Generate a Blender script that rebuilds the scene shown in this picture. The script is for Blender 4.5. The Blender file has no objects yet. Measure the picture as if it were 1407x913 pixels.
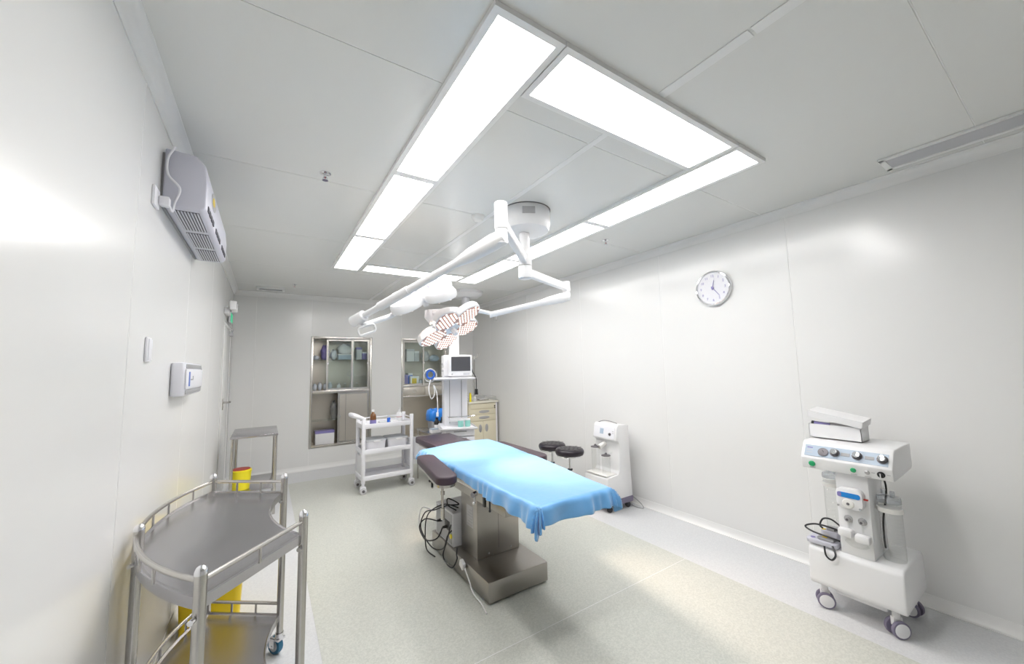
import bpy, bmesh, math, random
from mathutils import Vector, Matrix, noise
random.seed(7)
V = Vector; PI = math.pi; R = math.radians
scene = bpy.context.scene
col = scene.collection

# ------------------------------------------------------------------ camera
cam_d = bpy.data.cameras.new('camera'); cam = bpy.data.objects.new('camera', cam_d); col.objects.link(cam)
cam_d.sensor_fit = 'HORIZONTAL'; cam_d.sensor_width = 36.0; cam_d.lens = 36.0 * 518.645 / 1407.0
cam_d.clip_start = 0.02
yaw, pitch, roll = .576727, .0925911, -.0228476
fw = V((math.sin(yaw) * math.cos(pitch), math.cos(yaw) * math.cos(pitch), math.sin(pitch)))
rt = V((math.cos(yaw), -math.sin(yaw), 0)); up = rt.cross(fw)
rt2 = math.cos(roll) * rt + math.sin(roll) * up; up2 = -math.sin(roll) * rt + math.cos(roll) * up
cam.matrix_world = Matrix(((rt2.x, up2.x, -fw.x, 0), (rt2.y, up2.y, -fw.y, 0), (rt2.z, up2.z, -fw.z, 1.6), (0, 0, 0, 1)))
scene.camera = cam

# ------------------------------------------------------------------ world, exposure
world = bpy.data.worlds.new('world'); scene.world = world; world.use_nodes = True
world.node_tree.nodes['Background'].inputs[0].default_value = (.8, .85, .9, 1)
world.node_tree.nodes['Background'].inputs[1].default_value = .05
scene.view_settings.view_transform = 'Standard'; scene.view_settings.look = 'None'
scene.view_settings.gamma = 1.0; scene.view_settings.use_curve_mapping = False
scene.view_settings.exposure = 0.0
PANEL_EMIT = 15.4       # luminous ceiling panels
SPOT_W = 250.0          # surgical lamp heads

# ------------------------------------------------------------------ room dimensions
XL, XR, YF, YB, H = -.455, 3.65, -2.2, 7.15, 2.88

# ------------------------------------------------------------------ materials
MATS = {}
def mat(name, c, rough=.5, metal=0., var=.0, scale=8., bump=0., bscale=40., spec=.5, coat=0., emit=0., ecol=None, stretch=None, sheen=0.):
    m = bpy.data.materials.new(name); m.use_nodes = True; nt = m.node_tree; n = nt.nodes; l = nt.links
    p = n['Principled BSDF']
    p.inputs['Base Color'].default_value = (*c, 1); p.inputs['Roughness'].default_value = rough
    p.inputs['Metallic'].default_value = metal; p.inputs['Specular IOR Level'].default_value = spec
    p.inputs['Coat Weight'].default_value = coat; p.inputs['Coat Roughness'].default_value = .1
    if sheen: p.inputs['Sheen Weight'].default_value = sheen
    tc = n.new('ShaderNodeTexCoord')
    src = tc.outputs['Object']
    if stretch:
        mp = n.new('ShaderNodeMapping'); mp.inputs['Scale'].default_value = stretch
        l.new(src, mp.inputs[0]); src = mp.outputs[0]
    nz = n.new('ShaderNodeTexNoise'); nz.inputs['Scale'].default_value = scale; nz.inputs['Detail'].default_value = 4
    l.new(src, nz.inputs['Vector'])
    v = max(var, .01)
    mx = n.new('ShaderNodeMix'); mx.data_type = 'RGBA'
    mx.inputs[6].default_value = (*[max(0, k * (1 - v)) for k in c], 1)
    mx.inputs[7].default_value = (*[min(1, k * (1 + v)) for k in c], 1)
    l.new(nz.outputs[0], mx.inputs[0]); l.new(mx.outputs[2], p.inputs['Base Color'])
    if bump:
        nb = n.new('ShaderNodeTexNoise'); nb.inputs['Scale'].default_value = bscale; nb.inputs['Detail'].default_value = 3
        l.new(src, nb.inputs['Vector'])
        bp = n.new('ShaderNodeBump'); bp.inputs['Strength'].default_value = bump; bp.inputs['Distance'].default_value = .01
        l.new(nb.outputs[0], bp.inputs['Height']); l.new(bp.outputs[0], p.inputs['Normal'])
    if emit:
        p.inputs['Emission Color'].default_value = (*(ecol or c), 1); p.inputs['Emission Strength'].default_value = emit
    MATS[name] = m
    return m
def glassy(name, tint, refl=1.0, rough=.02, ior=1.45):
    m = bpy.data.materials.new(name); m.use_nodes = True; nt = m.node_tree; n = nt.nodes; l = nt.links
    for x in list(n):
        if x.type != 'OUTPUT_MATERIAL': n.remove(x)
    out = [x for x in n if x.type == 'OUTPUT_MATERIAL'][0]
    t = n.new('ShaderNodeBsdfTransparent'); t.inputs[0].default_value = (*tint, 1)
    g = n.new('ShaderNodeBsdfGlossy'); g.inputs['Roughness'].default_value = rough
    f0 = n.new('ShaderNodeLayerWeight'); f0.inputs[0].default_value = .5      # Schlick reflectance of a thin pane
    f = n.new('ShaderNodeMath'); f.operation = 'POWER'; f.inputs[1].default_value = 4; l.new(f0.outputs['Facing'], f.inputs[0])
    k = n.new('ShaderNodeMath'); k.operation = 'MULTIPLY_ADD'; k.inputs[1].default_value = .8; k.inputs[2].default_value = .05 * refl; k.use_clamp = True
    mx = n.new('ShaderNodeMixShader')
    l.new(f.outputs[0], k.inputs[0]); l.new(k.outputs[0], mx.inputs[0]); l.new(t.outputs[0], mx.inputs[1]); l.new(g.outputs[0], mx.inputs[2])
    l.new(mx.outputs[0], out.inputs[0]); MATS[name] = m
    return m
mat('wall_paint', (.82, .82, .81), .21, var=.012, scale=1.5, bump=.02, bscale=3, spec=.65)
mat('ceiling_paint', (.80, .80, .775), .26, var=.012, scale=1.5, bump=.02, bscale=3, spec=.5)
mat('joint', (.92, .92, .91), .4)
mat('trim_white', (.86, .86, .85), .3)
mat('white', (.85, .85, .86), .3, spec=.5)
mat('white_warm', (.86, .85, .82), .3)
mat('plastic_white', (.84, .84, .88), .35)
mat('ac_white', (.62, .62, .70), .35)
mat('dispenser_white', (.76, .76, .81), .35)
mat('ac_dark', (.05, .05, .07), .5)
mat('grey', (.38, .38, .39), .45)
mat('grey_light', (.6, .6, .62), .4)
mat('dark', (.025, .025, .03), .4)
mat('black', (.012, .012, .014), .35)
mat('rubber', (.03, .03, .035), .6)
mat('steel', (.56, .54, .51), .27, 1., var=.05, scale=3, stretch=(1, 1, 60), bump=.02, bscale=60)
mat('steel_sheet', (.38, .36, .335), .3, 1., var=.06, scale=4, stretch=(1, 80, 1), bump=.015, bscale=40)
mat('steel_tray', (.50, .49, .51), .26, 1., var=.05, scale=3, stretch=(2, 40, 2))
mat('chrome', (.78, .78, .8), .08, 1.)
mat('gunmetal', (.16, .15, .16), .4, .4)
mat('vinyl_pad', (.055, .034, .048), .4, bump=.03, bscale=120)
mat('black_leather', (.02, .014, .022), .32, bump=.06, bscale=150)
mat('cream', (.78, .72, .55), .35)
mat('cream_top', (.82, .79, .68), .3)
mat('cab_face', (.60, .565, .51), .33, .75, var=.05, scale=4, stretch=(1, 1, 60))
mat('cab_inner', (.52, .48, .42), .32, .85, var=.04, scale=3)
mat('yellow', (.86, .62, .01), .35, var=.05)
mat('yellow_bright', (.9, .78, .02), .3)
mat('red', (.45, .03, .02), .4)
mat('green', (.02, .42, .16), .35)
mat('exit_green', (.02, .5, .25), .4, emit=.6)
mat('blue_wheel', (.03, .16, .28), .45)
mat('blue_bag', (.02, .22, .72), .3, bump=.4, bscale=25)
mat('blue', (.03, .14, .6), .35)
mat('screen_blue', (.02, .25, .7), .2)
mat('lilac', (.25, .22, .5), .4)
mat('mint', (.35, .75, .68), .3)
mat('brown_glass', (.16, .06, .012), .12, coat=.5)
mat('paper', (.83, .83, .84), .7)
mat('paper_grey', (.6, .62, .64), .7)
mat('silverplate', (.5, .49, .5), .35, .7)
mat('screen', (.09, .09, .10), .2)
mat('panel_blue', (.44, .53, .64), .35)
mat('purple_grey', (.2, .18, .26), .45)
mat('bag_clear', (.62, .66, .72), .25, bump=.6, bscale=30)
mat('cloth_green', (.03, .20, .15), .7, bump=.3)
mat('diffuser', (.95, .96, 1), .6, emit=PANEL_EMIT, ecol=(1.0, .975, .955))
mat('led', (1, .95, .9), .4, emit=1.5, ecol=(1., .86, .78))
mat('led_face', (.64, .38, .31), .35)
glassy('glass', (.93, .97, .96), 1.0)
glassy('clear_plastic', (.965, .97, .965), .8, .12)
glassy('clock_glass', (.99, .99, .99), .25, .4)
glassy('frosted', (.85, .87, .89), 2.5, .3)
# speckled vinyl floor
def vinyl(name, c0, c1, rough):
    m = bpy.data.materials.new(name); m.use_nodes = True; nt = m.node_tree; n = nt.nodes; l = nt.links; p = n['Principled BSDF']
    tc = n.new('ShaderNodeTexCoord'); vo = n.new('ShaderNodeTexVoronoi'); vo.inputs['Scale'].default_value = 140
    nz = n.new('ShaderNodeTexNoise'); nz.inputs['Scale'].default_value = 55; nz.inputs['Detail'].default_value = 5
    l.new(tc.outputs['Object'], vo.inputs[0]); l.new(tc.outputs['Object'], nz.inputs['Vector'])
    mx = n.new('ShaderNodeMix'); mx.data_type = 'RGBA'; mx.inputs[0].default_value = .5
    rp = n.new('ShaderNodeValToRGB'); rp.color_ramp.elements[0].position = .3; rp.color_ramp.elements[1].position = .7
    rp.color_ramp.elements[0].color = (*c0, 1); rp.color_ramp.elements[1].color = (*c1, 1)
    sep = n.new('ShaderNodeSeparateColor'); ad = n.new('ShaderNodeMath'); ad.operation = 'MULTIPLY_ADD'; ad.inputs[1].default_value = .45
    l.new(vo.outputs['Color'], sep.inputs[0]); l.new(sep.outputs[0], ad.inputs[0])
    m2 = n.new('ShaderNodeMath'); m2.operation = 'MULTIPLY'; m2.inputs[1].default_value = .55; l.new(nz.outputs[0], m2.inputs[0]); l.new(m2.outputs[0], ad.inputs[2])
    l.new(ad.outputs[0], rp.inputs[0]); l.new(rp.outputs[0], p.inputs['Base Color'])
    p.inputs['Roughness'].default_value = rough; p.inputs['Specular IOR Level'].default_value = .4
    bp = n.new('ShaderNodeBump'); bp.inputs['Strength'].default_value = .05; bp.inputs['Distance'].default_value = .004
    l.new(nz.outputs[0], bp.inputs['Height']); l.new(bp.outputs[0], p.inputs['Normal']); MATS[name] = m
vinyl('vinyl_green', (.535, .55, .505), (.63, .64, .59), .32)
vinyl('vinyl_grey', (.64, .65, .665), (.70, .71, .72), .3)
# blue non-woven drape
m = mat('drape', (.155, .43, .81), .32, var=.05, scale=20, bump=.10, bscale=30, spec=.6, sheen=.4)

# ------------------------------------------------------------------ mesh helpers
ORG = {}
class MB:
    def __init__(s): s.v = []; s.f = []
    def add(s, vs, fs):
        o = len(s.v); s.v += [V(p) for p in vs]; s.f += [tuple(i + o for i in f) for f in fs]; return s
    def box(s, x0, x1, y0, y1, z0, z1):
        return s.add([(x, y, z) for z in (z0, z1) for y in (y0, y1) for x in (x0, x1)],
                     [(0, 2, 3, 1), (4, 5, 7, 6), (0, 1, 5, 4), (2, 6, 7, 3), (0, 4, 6, 2), (1, 3, 7, 5)])
    def obox(s, c, size, rot=None):
        rot = rot or Matrix.Identity(3); c = V(c); h = [k / 2 for k in size]
        vs = [c + rot @ V((sx * h[0], sy * h[1], sz * h[2])) for sz in (-1, 1) for sy in (-1, 1) for sx in (-1, 1)]
        return s.add(vs, [(0, 2, 3, 1), (4, 5, 7, 6), (0, 1, 5, 4), (2, 6, 7, 3), (0, 4, 6, 2), (1, 3, 7, 5)])
    def ring(s, c, ax, r, n):
        ax = ax.normalized(); a = ax.orthogonal().normalized(); b = ax.cross(a)
        return [c + r * (math.cos(2 * PI * i / n) * a + math.sin(2 * PI * i / n) * b) for i in range(n)]
    def cyl(s, p0, p1, r0, r1=None, n=16):
        p0 = V(p0); p1 = V(p1); r1 = r0 if r1 is None else r1; ax = p1 - p0
        vs = s.ring(p0, ax, r0, n) + s.ring(p1, ax, r1, n)
        return s.add(vs, [(i, (i + 1) % n, n + (i + 1) % n, n + i) for i in range(n)] + [tuple(range(n - 1, -1, -1)), tuple(range(n, 2 * n))])
    def tube(s, pts, r, n=8, closed=False):
        pts = [V(p) for p in pts]; m = len(pts); rings = []; prev = None
        for i, p in enumerate(pts):
            if closed: d = pts[(i + 1) % m] - pts[i - 1]
            else: d = pts[min(i + 1, m - 1)] - pts[max(i - 1, 0)]
            if d.length < 1e-9: d = V((0, 0, 1))
            d.normalize()
            if prev is None: a = d.orthogonal().normalized()
            else:
                a = prev - d * prev.dot(d); a = a.normalized() if a.length > 1e-6 else d.orthogonal().normalized()
            prev = a; b = d.cross(a); rr = r[i] if isinstance(r, (list, tuple)) else r
            rings.append([p + rr * (math.cos(2 * PI * k / n) * a + math.sin(2 * PI * k / n) * b) for k in range(n)])
        vs = [q for g in rings for q in g]; fs = []
        for i in range(m if closed else m - 1):
            j = (i + 1) % m
            for k in range(n): fs.append((i * n + k, i * n + (k + 1) % n, j * n + (k + 1) % n, j * n + k))
        if not closed: fs += [tuple(range(n - 1, -1, -1)), tuple(range((m - 1) * n, m * n))]
        return s.add(vs, fs)
    def lathe(s, prof, c=(0, 0, 0), n=24, mtx=None, sx=1, sy=1, cap=True):
        mtx = mtx or Matrix.Identity(3); c = V(c); vs = []; fs = []; k = len(prof)
        for i in range(n):
            a = 2 * PI * i / n
            for (r, z) in prof: vs.append(c + mtx @ V((r * sx * math.cos(a), r * sy * math.sin(a), z)))
        for i in range(n):
            j = (i + 1) % n
            for q in range(k - 1): fs.append((i * k + q, j * k + q, j * k + q + 1, i * k + q + 1))
        if cap and prof[0][0] > 1e-6: fs.append(tuple(i * k for i in range(n - 1, -1, -1)))
        if cap and prof[-1][0] > 1e-6: fs.append(tuple(i * k + k - 1 for i in range(n)))
        return s.add(vs, fs)
    def prism(s, poly, a0, a1, axis='z'):
        n = len(poly)
        def P(p, a):
            return {'z': (p[0], p[1], a), 'y': (p[0], a, p[1]), 'x': (a, p[0], p[1])}[axis]
        return s.add([P(p, a0) for p in poly] + [P(p, a1) for p in poly],
                     [(i, (i + 1) % n, n + (i + 1) % n, n + i) for i in range(n)] + [tuple(range(n - 1, -1, -1)), tuple(range(n, 2 * n))])
    def ball(s, c, r, n=12, sx=1, sy=1, sz=1):
        prof = [(max(1e-7, r * math.sin(PI * i / 8)), -r * sz * math.cos(PI * i / 8)) for i in range(9)]
        return s.lathe(prof, c, n, None, sx, sy)
    def xf(s, mtx):
        s.v = [mtx @ p for p in s.v]; return s
    def build(s, name, m, parent=None, bev=0., seg=2, smooth=True, loc=None, ang=35):
        me = bpy.data.meshes.new(name); org = V(ORG.get(parent.name, (0, 0, 0))) if parent else V(loc or (0, 0, 0))
        me.from_pydata([tuple(p - org) for p in s.v], [], s.f)
        bm = bmesh.new(); bm.from_mesh(me)
        bmesh.ops.remove_doubles(bm, verts=bm.verts, dist=1e-6)
        bmesh.ops.recalc_face_normals(bm, faces=bm.faces)
        if bev:
            es = [e for e in bm.edges if len(e.link_faces) == 2 and e.calc_face_angle(0) > R(30)]
            bmesh.ops.bevel(bm, geom=es, offset=bev, segments=seg, affect='EDGES', profile=.5, clamp_overlap=True)
        bm.to_mesh(me); bm.free()
        if smooth:
            me.shade_smooth(); me.set_sharp_from_angle(angle=R(ang))
        me.materials.append(MATS[m] if isinstance(m, str) else m)
        o = bpy.data.objects.new(name, me); col.objects.link(o)
        if parent: o.parent = parent; ORG[o.name] = org
        else: o.location = org; ORG[o.name] = org
        return o
def tag(o, label=None, cat=None, group=None, kind=None):
    if label: o['label'] = label
    if cat: o['category'] = cat
    if group: o['group'] = group
    if kind: o['kind'] = kind
    return o
def thing(name, label, cat, loc=(0, 0, 0), group=None, kind=None):
    o = bpy.data.objects.new(name, None); col.objects.link(o); o.location = loc; o.empty_display_size = .05
    ORG[o.name] = V(loc); return tag(o, label, cat, group, kind)
def struct(o): o['kind'] = 'structure'; return o
def place(o, loc=None, rz=None, rot=None):
    if loc is not None: o.location = loc
    if rz is not None: o.rotation_euler = (0, 0, rz)
    if rot is not None: o.rotation_euler = rot
    return o
def copy_tree(o, loc=None, rz=None, label=None, parent=None):
    c = o.copy(); col.objects.link(c); c.parent = parent
    for ch in list(o.children): copy_tree(ch, parent=c)
    if loc is not None: c.location = loc
    if rz is not None: c.rotation_euler = (0, 0, rz)
    if label: c['label'] = label
    return c
def rrect(x0, x1, y0, y1, r, n=5):
    pts = []
    for cx, cy, a0 in ((x1 - r, y1 - r, 0), (x0 + r, y1 - r, 90), (x0 + r, y0 + r, 180), (x1 - r, y0 + r, 270)):
        for i in range(n + 1):
            a = R(a0 + 90 * i / n); pts.append((cx + r * math.cos(a), cy + r * math.sin(a)))
    return pts
def spline(pts, n=8):
    pts = [V(p) for p in pts]; out = []
    for i in range(len(pts) - 1):
        p0 = pts[max(i - 1, 0)]; p1 = pts[i]; p2 = pts[i + 1]; p3 = pts[min(i + 2, len(pts) - 1)]
        for k in range(n):
            t = k / n; out.append(.5 * ((2 * p1) + (p2 - p0) * t + (2 * p0 - 5 * p1 + 4 * p2 - p3) * t * t + (3 * p1 - p0 - 3 * p2 + p3) * t ** 3))
    out.append(pts[-1]); return out
def text_mesh(s, size, m, parent, mtx, name='numeral', ext=.0006):
    cu = bpy.data.curves.new('t', 'FONT'); cu.body = s; cu.size = size; cu.align_x = 'CENTER'; cu.align_y = 'CENTER'; cu.extrude = ext
    cu.resolution_u = 3
    to = bpy.data.objects.new('t', cu); col.objects.link(to); bpy.context.view_layer.update()
    me = bpy.data.meshes.new_from_object(to.evaluated_get(bpy.context.evaluated_depsgraph_get()))
    bpy.data.objects.remove(to); bpy.data.curves.remove(cu)
    org = V(ORG[parent.name]); me.transform(Matrix.Translation(-org) @ mtx); me.materials.clear(); me.materials.append(MATS[m])
    o = bpy.data.objects.new(name, me); col.objects.link(o); o.parent = parent; ORG[o.name] = org
    return o
def frame_mtx(origin, xa, ya):   # text placed with its x along xa and y along ya
    xa = V(xa).normalized(); ya = V(ya).normalized(); za = xa.cross(ya)
    return Matrix(((xa.x, ya.x, za.x, origin[0]), (xa.y, ya.y, za.y, origin[1]), (xa.z, ya.z, za.z, origin[2]), (0, 0, 0, 1)))

# ================================================================== ROOM
T = .0025; GAP = .005
fl = struct(MB().box(XL - .1, XR + .1, YF - .1, YB + .5, -.1, 0).build('floor', 'vinyl_grey'))
SX0, SX1, SY1, SY0 = .31, 2.93, 6.45, -1.5
for y0, y1 in ((SY0, 1.978), (1.982, SY1)):
    MB().box(SX0, SX1, y0, y1, -.004, .0015).build('vinyl_sheet', 'vinyl_green', fl, smooth=False)
MB().box(SX0, SX1, 1.978, 1.982, -.004, .0012).build('weld_line', 'white', fl, smooth=False)

def panels(wall, rects, axis, a_back, a_front):
    for (u0, u1, z0, z1) in rects:
        g = GAP / 2
        b = MB()
        lo, hi = min(a_back, a_front), max(a_back, a_front)
        if axis == 'x': b.box(lo, hi, u0 + g, u1 - g, z0, z1)
        elif axis == 'y': b.box(u0 + g, u1 - g, lo, hi, z0, z1)
        else: b.box(u0 + g, u1 - g, z0 + g, z1 - g, lo, hi)
        b.build('panel', 'ceiling_paint' if axis == 'z' else 'wall_paint', wall, bev=.001, seg=1)
wl = struct(MB().box(XL - .1, XL - T, YF - .1, YB + .1, 0, H).build('wall_left', 'joint'))
ys = [YF, -1.68, -.44, .8, 2.04, 3.28, 4.54, 5.76, 6.78, YB]
panels(wl, [(a, b, 0, H) for a, b in zip(ys, ys[1:])], 'x', XL - T, XL)
wr = struct(MB().box(XR + T, XR + .1, YF - .1, YB + .1, 0, H).build('wall_right', 'joint'))
ys = [YF, -1.18, .07, 1.33, 2.57, 3.85, 5.14, 6.4, YB]
panels(wr, [(a, b, 0, H) for a, b in zip(ys, ys[1:])], 'x', XR, XR + T)
wf = struct(MB().box(XL - .1, XR + .1, YF - .1, YF - T, 0, H).build('wall_front', 'joint'))
xs = [XL, .57, 1.6, 2.62, XR]
panels(wf, [(a, b, 0, H) for a, b in zip(xs, xs[1:])], 'y', YF - T, YF)
# back wall with two cabinet openings
C1 = (.62, 1.60, .34, 2.19); C2 = (2.14, 3.07, .30, 2.19)
bw = MB()
segs = [(XL, C1[0], None), (C1[0], C1[1], C1), (C1[1], C2[0], None), (C2[0], C2[1], C2), (C2[1], XR, None)]
for x0, x1, c in segs:
    zs = [(0, H)] if c is None else [(0, c[2]), (c[3], H)]
    for z0, z1 in zs: bw.box(x0, x1, YB + T, YB + .1, z0, z1)
wb = struct(bw.build('wall_back', 'joint', smooth=False))
rects = [(XL, -.16, 0, H), (-.16, C1[0], 0, H), (C1[0], C1[1], 0, C1[2]), (C1[0], C1[1], C1[3], H), (C1[1], C2[0], 0, H),
         (C2[0], C2[1], 0, C2[2]), (C2[0], C2[1], C2[3], H), (C2[1], XR, 0, H)]
panels(wb, rects, 'y', YB, YB + T)
ce = struct(MB().box(XL - .1, XR + .1, YF - .1, YB + .1, H + T, H + .1).build('ceiling', 'joint'))
yc = [YF, -.98, .25, 1.487, 2.72, 3.98, 5.25, 6.5, YB]; XM = 1.545
panels(ce, [(a, b, c, d) for a, b in ((XL, XM), (XM, XR)) for c, d in zip(yc, yc[1:])], 'z', H, H + T)
for c, d in ((YF, -.98), (-.98, -.2), (-.195, .61), (.615, 1.02), (4.99, 6.2), (6.205, YB)):
    MB().box(XM - .026, XM + .026, c + .003, d - .003, H - .004, H).build('joint_strip', 'trim_white', ce, bev=.001, seg=1)
# the centre field inside the light ring
MB().box(XM - .02, XM + .02, 1.36, 4.62, H - .003, H).build('joint_strip', 'trim_white', ce, bev=.001, seg=1)
# cornice (coved corner profile) and coved baseboards
def cove(n=6, w=.05, h=.06): return [(w * (1 - math.sin(PI / 2 * i / n)), h * (1 - math.cos(PI / 2 * i / n))) for i in range(n + 1)]
def corner(name, side, z, sgn, w, h, m, lip=.004):
    pr = cove(6, w, h)            # offset from wall, height from floor/ceiling
    poly = [(0, 0), (w + .012, 0), (w + .012, lip)] + [(a + lip, b + lip) for a, b in pr] + [(lip, h + .012), (0, h + .012)]
    if side == 'left': b = MB().prism([(XL + p, z + sgn * q) for p, q in poly], YF, YB, 'y')
    elif side == 'right': b = MB().prism([(XR - p, z + sgn * q) for p, q in poly], YF, YB, 'y')
    elif side == 'back': b = MB().prism([(YB - p, z + sgn * q) for p, q in poly], XL, XR, 'x')
    else: b = MB().prism([(YF + p, z + sgn * q) for p, q in poly], XL, XR, 'x')
    return struct(b.build(name, m, ang=20))
for i, sd in enumerate(('left', 'right', 'back', 'front')):
    corner('trim_%d' % (i + 1), sd, H, -1, .045, .06, 'trim_white')
    corner('baseboard_' + sd, sd, 0, 1, .03, .06, 'trim_white')

# ---- door in left wall
d = struct(thing('door_1', None, None, (XL, 6.27, 0)))
MB().box(XL, XL + .009, 5.79, 5.83, 0, 2.2).build('door_frame', 'trim_white', d, bev=.003)
MB().box(XL, XL + .009, 6.71, 6.75, 0, 2.2).build('door_frame', 'trim_white', d, bev=.003)
MB().box(XL, XL + .009, 5.79, 6.75, 2.2, 2.24).build('door_frame', 'trim_white', d, bev=.003)
MB().box(XL, XL + .008, 5.835, 6.705, .03, 2.195).build('door_leaf', 'wall_paint', d, bev=.003)
MB().box(XL + .008, XL + .018, 5.925, 5.975, 1.15, 1.29).build('handle_plate', 'steel', d, bev=.004)
MB().tube([(XL + .018, 5.95, 1.24), (XL + .07, 5.95, 1.24), (XL + .078, 5.965, 1.24), (XL + .078, 6.07, 1.238)], .0125, 10).build('handle_lever', 'steel', d)
MB().cyl((XL + .018, 5.95, 1.175), (XL + .024, 5.95, 1.175), .014).build('lock_cylinder', 'chrome', d)
MB().tube([(XL + .012, 6.3, 2.19), (XL + .06, 6.4, 2.19), (XL + .02, 6.52, 2.15)], .006).box(XL + .008, XL + .045, 6.46, 6.66, 2.12, 2.17).build('door_closer', 'grey_light', d)

# ---- luminous ceiling panels
def light_panel(x0, x1, y0, y1, label):
    o = thing('ceiling_light_panel', label, 'ceiling light', ((x0 + x1) / 2, (y0 + y1) / 2, H), 'luminous panels of the ceiling ring')
    f = .03; z0 = H - .022
    fr = MB().box(x0 - f, x1 + f, y0 - f, y0, z0, H).box(x0 - f, x1 + f, y1, y1 + f, z0, H).box(x0 - f, x0, y0, y1, z0, H).box(x1, x1 + f, y0, y1, z0, H)
    fr.build('frame', 'trim_white', o, smooth=False)
    MB().box(x0, x1, y0, y1, H - .016, H - .006).build('diffuser', 'diffuser', o, smooth=False)
LX0, LX1, LX2, LX3 = .658, .922, 2.318, 2.58
for nm, x0, x1 in (('long strip left of the surgical lamp', LX0, LX1), ('long strip right of the surgical lamp', LX2, LX3)):
    for k, (y0, y1) in enumerate(((1.055, 2.305), (2.365, 3.63), (3.69, 4.955))):
        light_panel(x0, x1, y0, y1, '%s luminous ceiling panel in the %s' % (('nearest', 'middle', 'farthest')[k], nm))
light_panel(.988, 2.252, 1.055, 1.322, 'wide luminous ceiling panel across the near end of the ring')
light_panel(.988, 2.252, 4.68, 4.945, 'wide luminous ceiling panel across the far end, behind the lamp arm')

# ---- ceiling fittings
def sprinkler(x, y, label):
    o = thing('sprinkler', label, 'sprinkler', (x, y, H), 'ceiling sprinklers')
    MB().lathe([(.034, 0), (.034, -.004), (.02, -.01), (.001, -.011)], (x, y, H), 16).build('escutcheon', 'chrome', o)
    MB().cyl((x, y, H - .008), (x, y, H - .03), .009).cyl((x, y, H - .045), (x, y, H - .05), .018).tube([(x - .01, y, H - .028), (x - .013, y, H - .04), (x - .004, y, H - .048)], .003).tube([(x + .01, y, H - .028), (x + .013, y, H - .04), (x + .004, y, H - .048)], .003).build('head', 'chrome', o)
    MB().cyl((x, y, H - .03), (x, y, H - .046), .003).build('bulb', 'red', o)
sprinkler(.281, 2.607, 'chrome sprinkler head left of the ceiling light ring')
sprinkler(2.886, 2.633, 'chrome sprinkler head right of the ceiling light ring')
sprinkler(.31, 6.29, 'small chrome sprinkler beside the far ceiling air outlet')
o = thing('smoke_detector', 'round white smoke detector beside the lamp mounting', 'smoke detector', (1.464, 2.734, H))
MB().lathe([(.055, 0), (.055, -.012), (.045, -.03), (.032, -.042), (.001, -.044)], (1.464, 2.734, H), 24).build('body', 'white_warm', o)
MB().lathe([(.036, -.028), (.042, -.031), (.036, -.036)], (1.464, 2.734, H), 20).build('slot', 'dark', o)
o = thing('air_outlet', 'white rectangular ceiling air outlet near the back corner', 'vent', (.02, 6.72, H))
MB().box(-.16, .2, 6.63, 6.66, H - .03, H).box(-.16, .2, 6.8, 6.83, H - .03, H).box(-.16, -.13, 6.66, 6.8, H - .03, H).box(.17, .2, 6.66, 6.8, H - .03, H).build('frame', 'trim_white', o, bev=.003)
MB().box(-.13, .17, 6.66, 6.8, H - .004, H - .001).build('backing', 'dark', o)
for k in range(3): MB().obox((.02, 6.69 + .04 * k, H - .012), (.29, .03, .003), Matrix.Rotation(R(40), 3, 'X')).build('slat', 'grey', o)
o = thing('return_air_grille', 'long white return air grille along the right wall', 'vent', (3.4, -.2, H))
gx0, gx1, gy0, gy1 = 3.275, 3.50, -.95, .655
MB().box(gx0, gx1, gy1 - .03, gy1, H - .014, H).box(gx0, gx1, gy0, gy0 + .03, H - .014, H).box(gx0, gx0 + .03, gy0, gy1, H - .014, H).box(gx1 - .03, gx1, gy0, gy1, H - .014, H).build('frame', 'trim_white', o, bev=.003)
MB().box(gx0 + .03, gx1 - .03, gy0 + .03, gy1 - .03, H - .003, H - .001).build('backing', 'grey', o)
for k in range(14):
    MB().obox((gx0 + .042 + .0113 * k, (gy0 + gy1) / 2, H - .008), (.007, gy1 - gy0 - .06, .002), Matrix.Rotation(R(35), 3, 'Y')).build('slat', 'grey_light', o, smooth=False)

# ================================================================== LEFT WALL FITTINGS
o = thing('air_purifier', 'grey-white wall-mounted air purifier with grille slots high on the left wall', 'air purifier', (XL, 2.9, 2.41))
ay0, ay1 = 2.36, 3.44
prof = [(XL + .010, 2.42), (XL + .025, 2.41), (XL + .155, 2.41), (XL + .175, 2.43), (XL + .178, 2.55), (XL + .168, 2.645), (XL + .13, 2.69), (XL + .010, 2.70)]
MB().prism(prof, ay0, ay1, 'y').build('housing', 'ac_white', o, bev=.012, seg=3)
MB().box(XL, XL + .012, ay0 + .015, ay1 - .015, 2.415, 2.68).build('back_plate', 'grey', o)
for g, (gy, ge) in enumerate(((2.40, 2.71), (2.76, 3.06), (3.11, 3.40))):
    gp = MB().box(XL + .045, XL + .145, gy, ge, 2.4085, 2.4105).build('grille', 'ac_dark', o)
    for k in range(8): MB().box(XL + .048 + .0125 * k, XL + .054 + .0125 * k, gy, ge, 2.405, 2.4088).build('slat', 'ac_white', gp, smooth=False)
    for k in range(4):
        yy = gy + .02 + (ge - gy - .04) / 4 * k
        MB().box(XL + .172, XL + .1795, yy, yy + (ge - gy) / 4 - .03, 2.435, 2.462).build('slot', 'ac_dark', gp)
mt = Matrix.Rotation(R(90), 3, 'Y')
MB().lathe([(.001, .003), (1, .003), (1, 0)], (XL + .177, 2.62, 2.555), 24, mt, .045, .09).build('display', 'silverplate', o)
MB().lathe([(.001, .003), (1, .003), (1, 0)], (XL + .179, 2.60, 2.55), 20, mt, .022, .04).build('badge', 'yellow', o)
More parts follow.
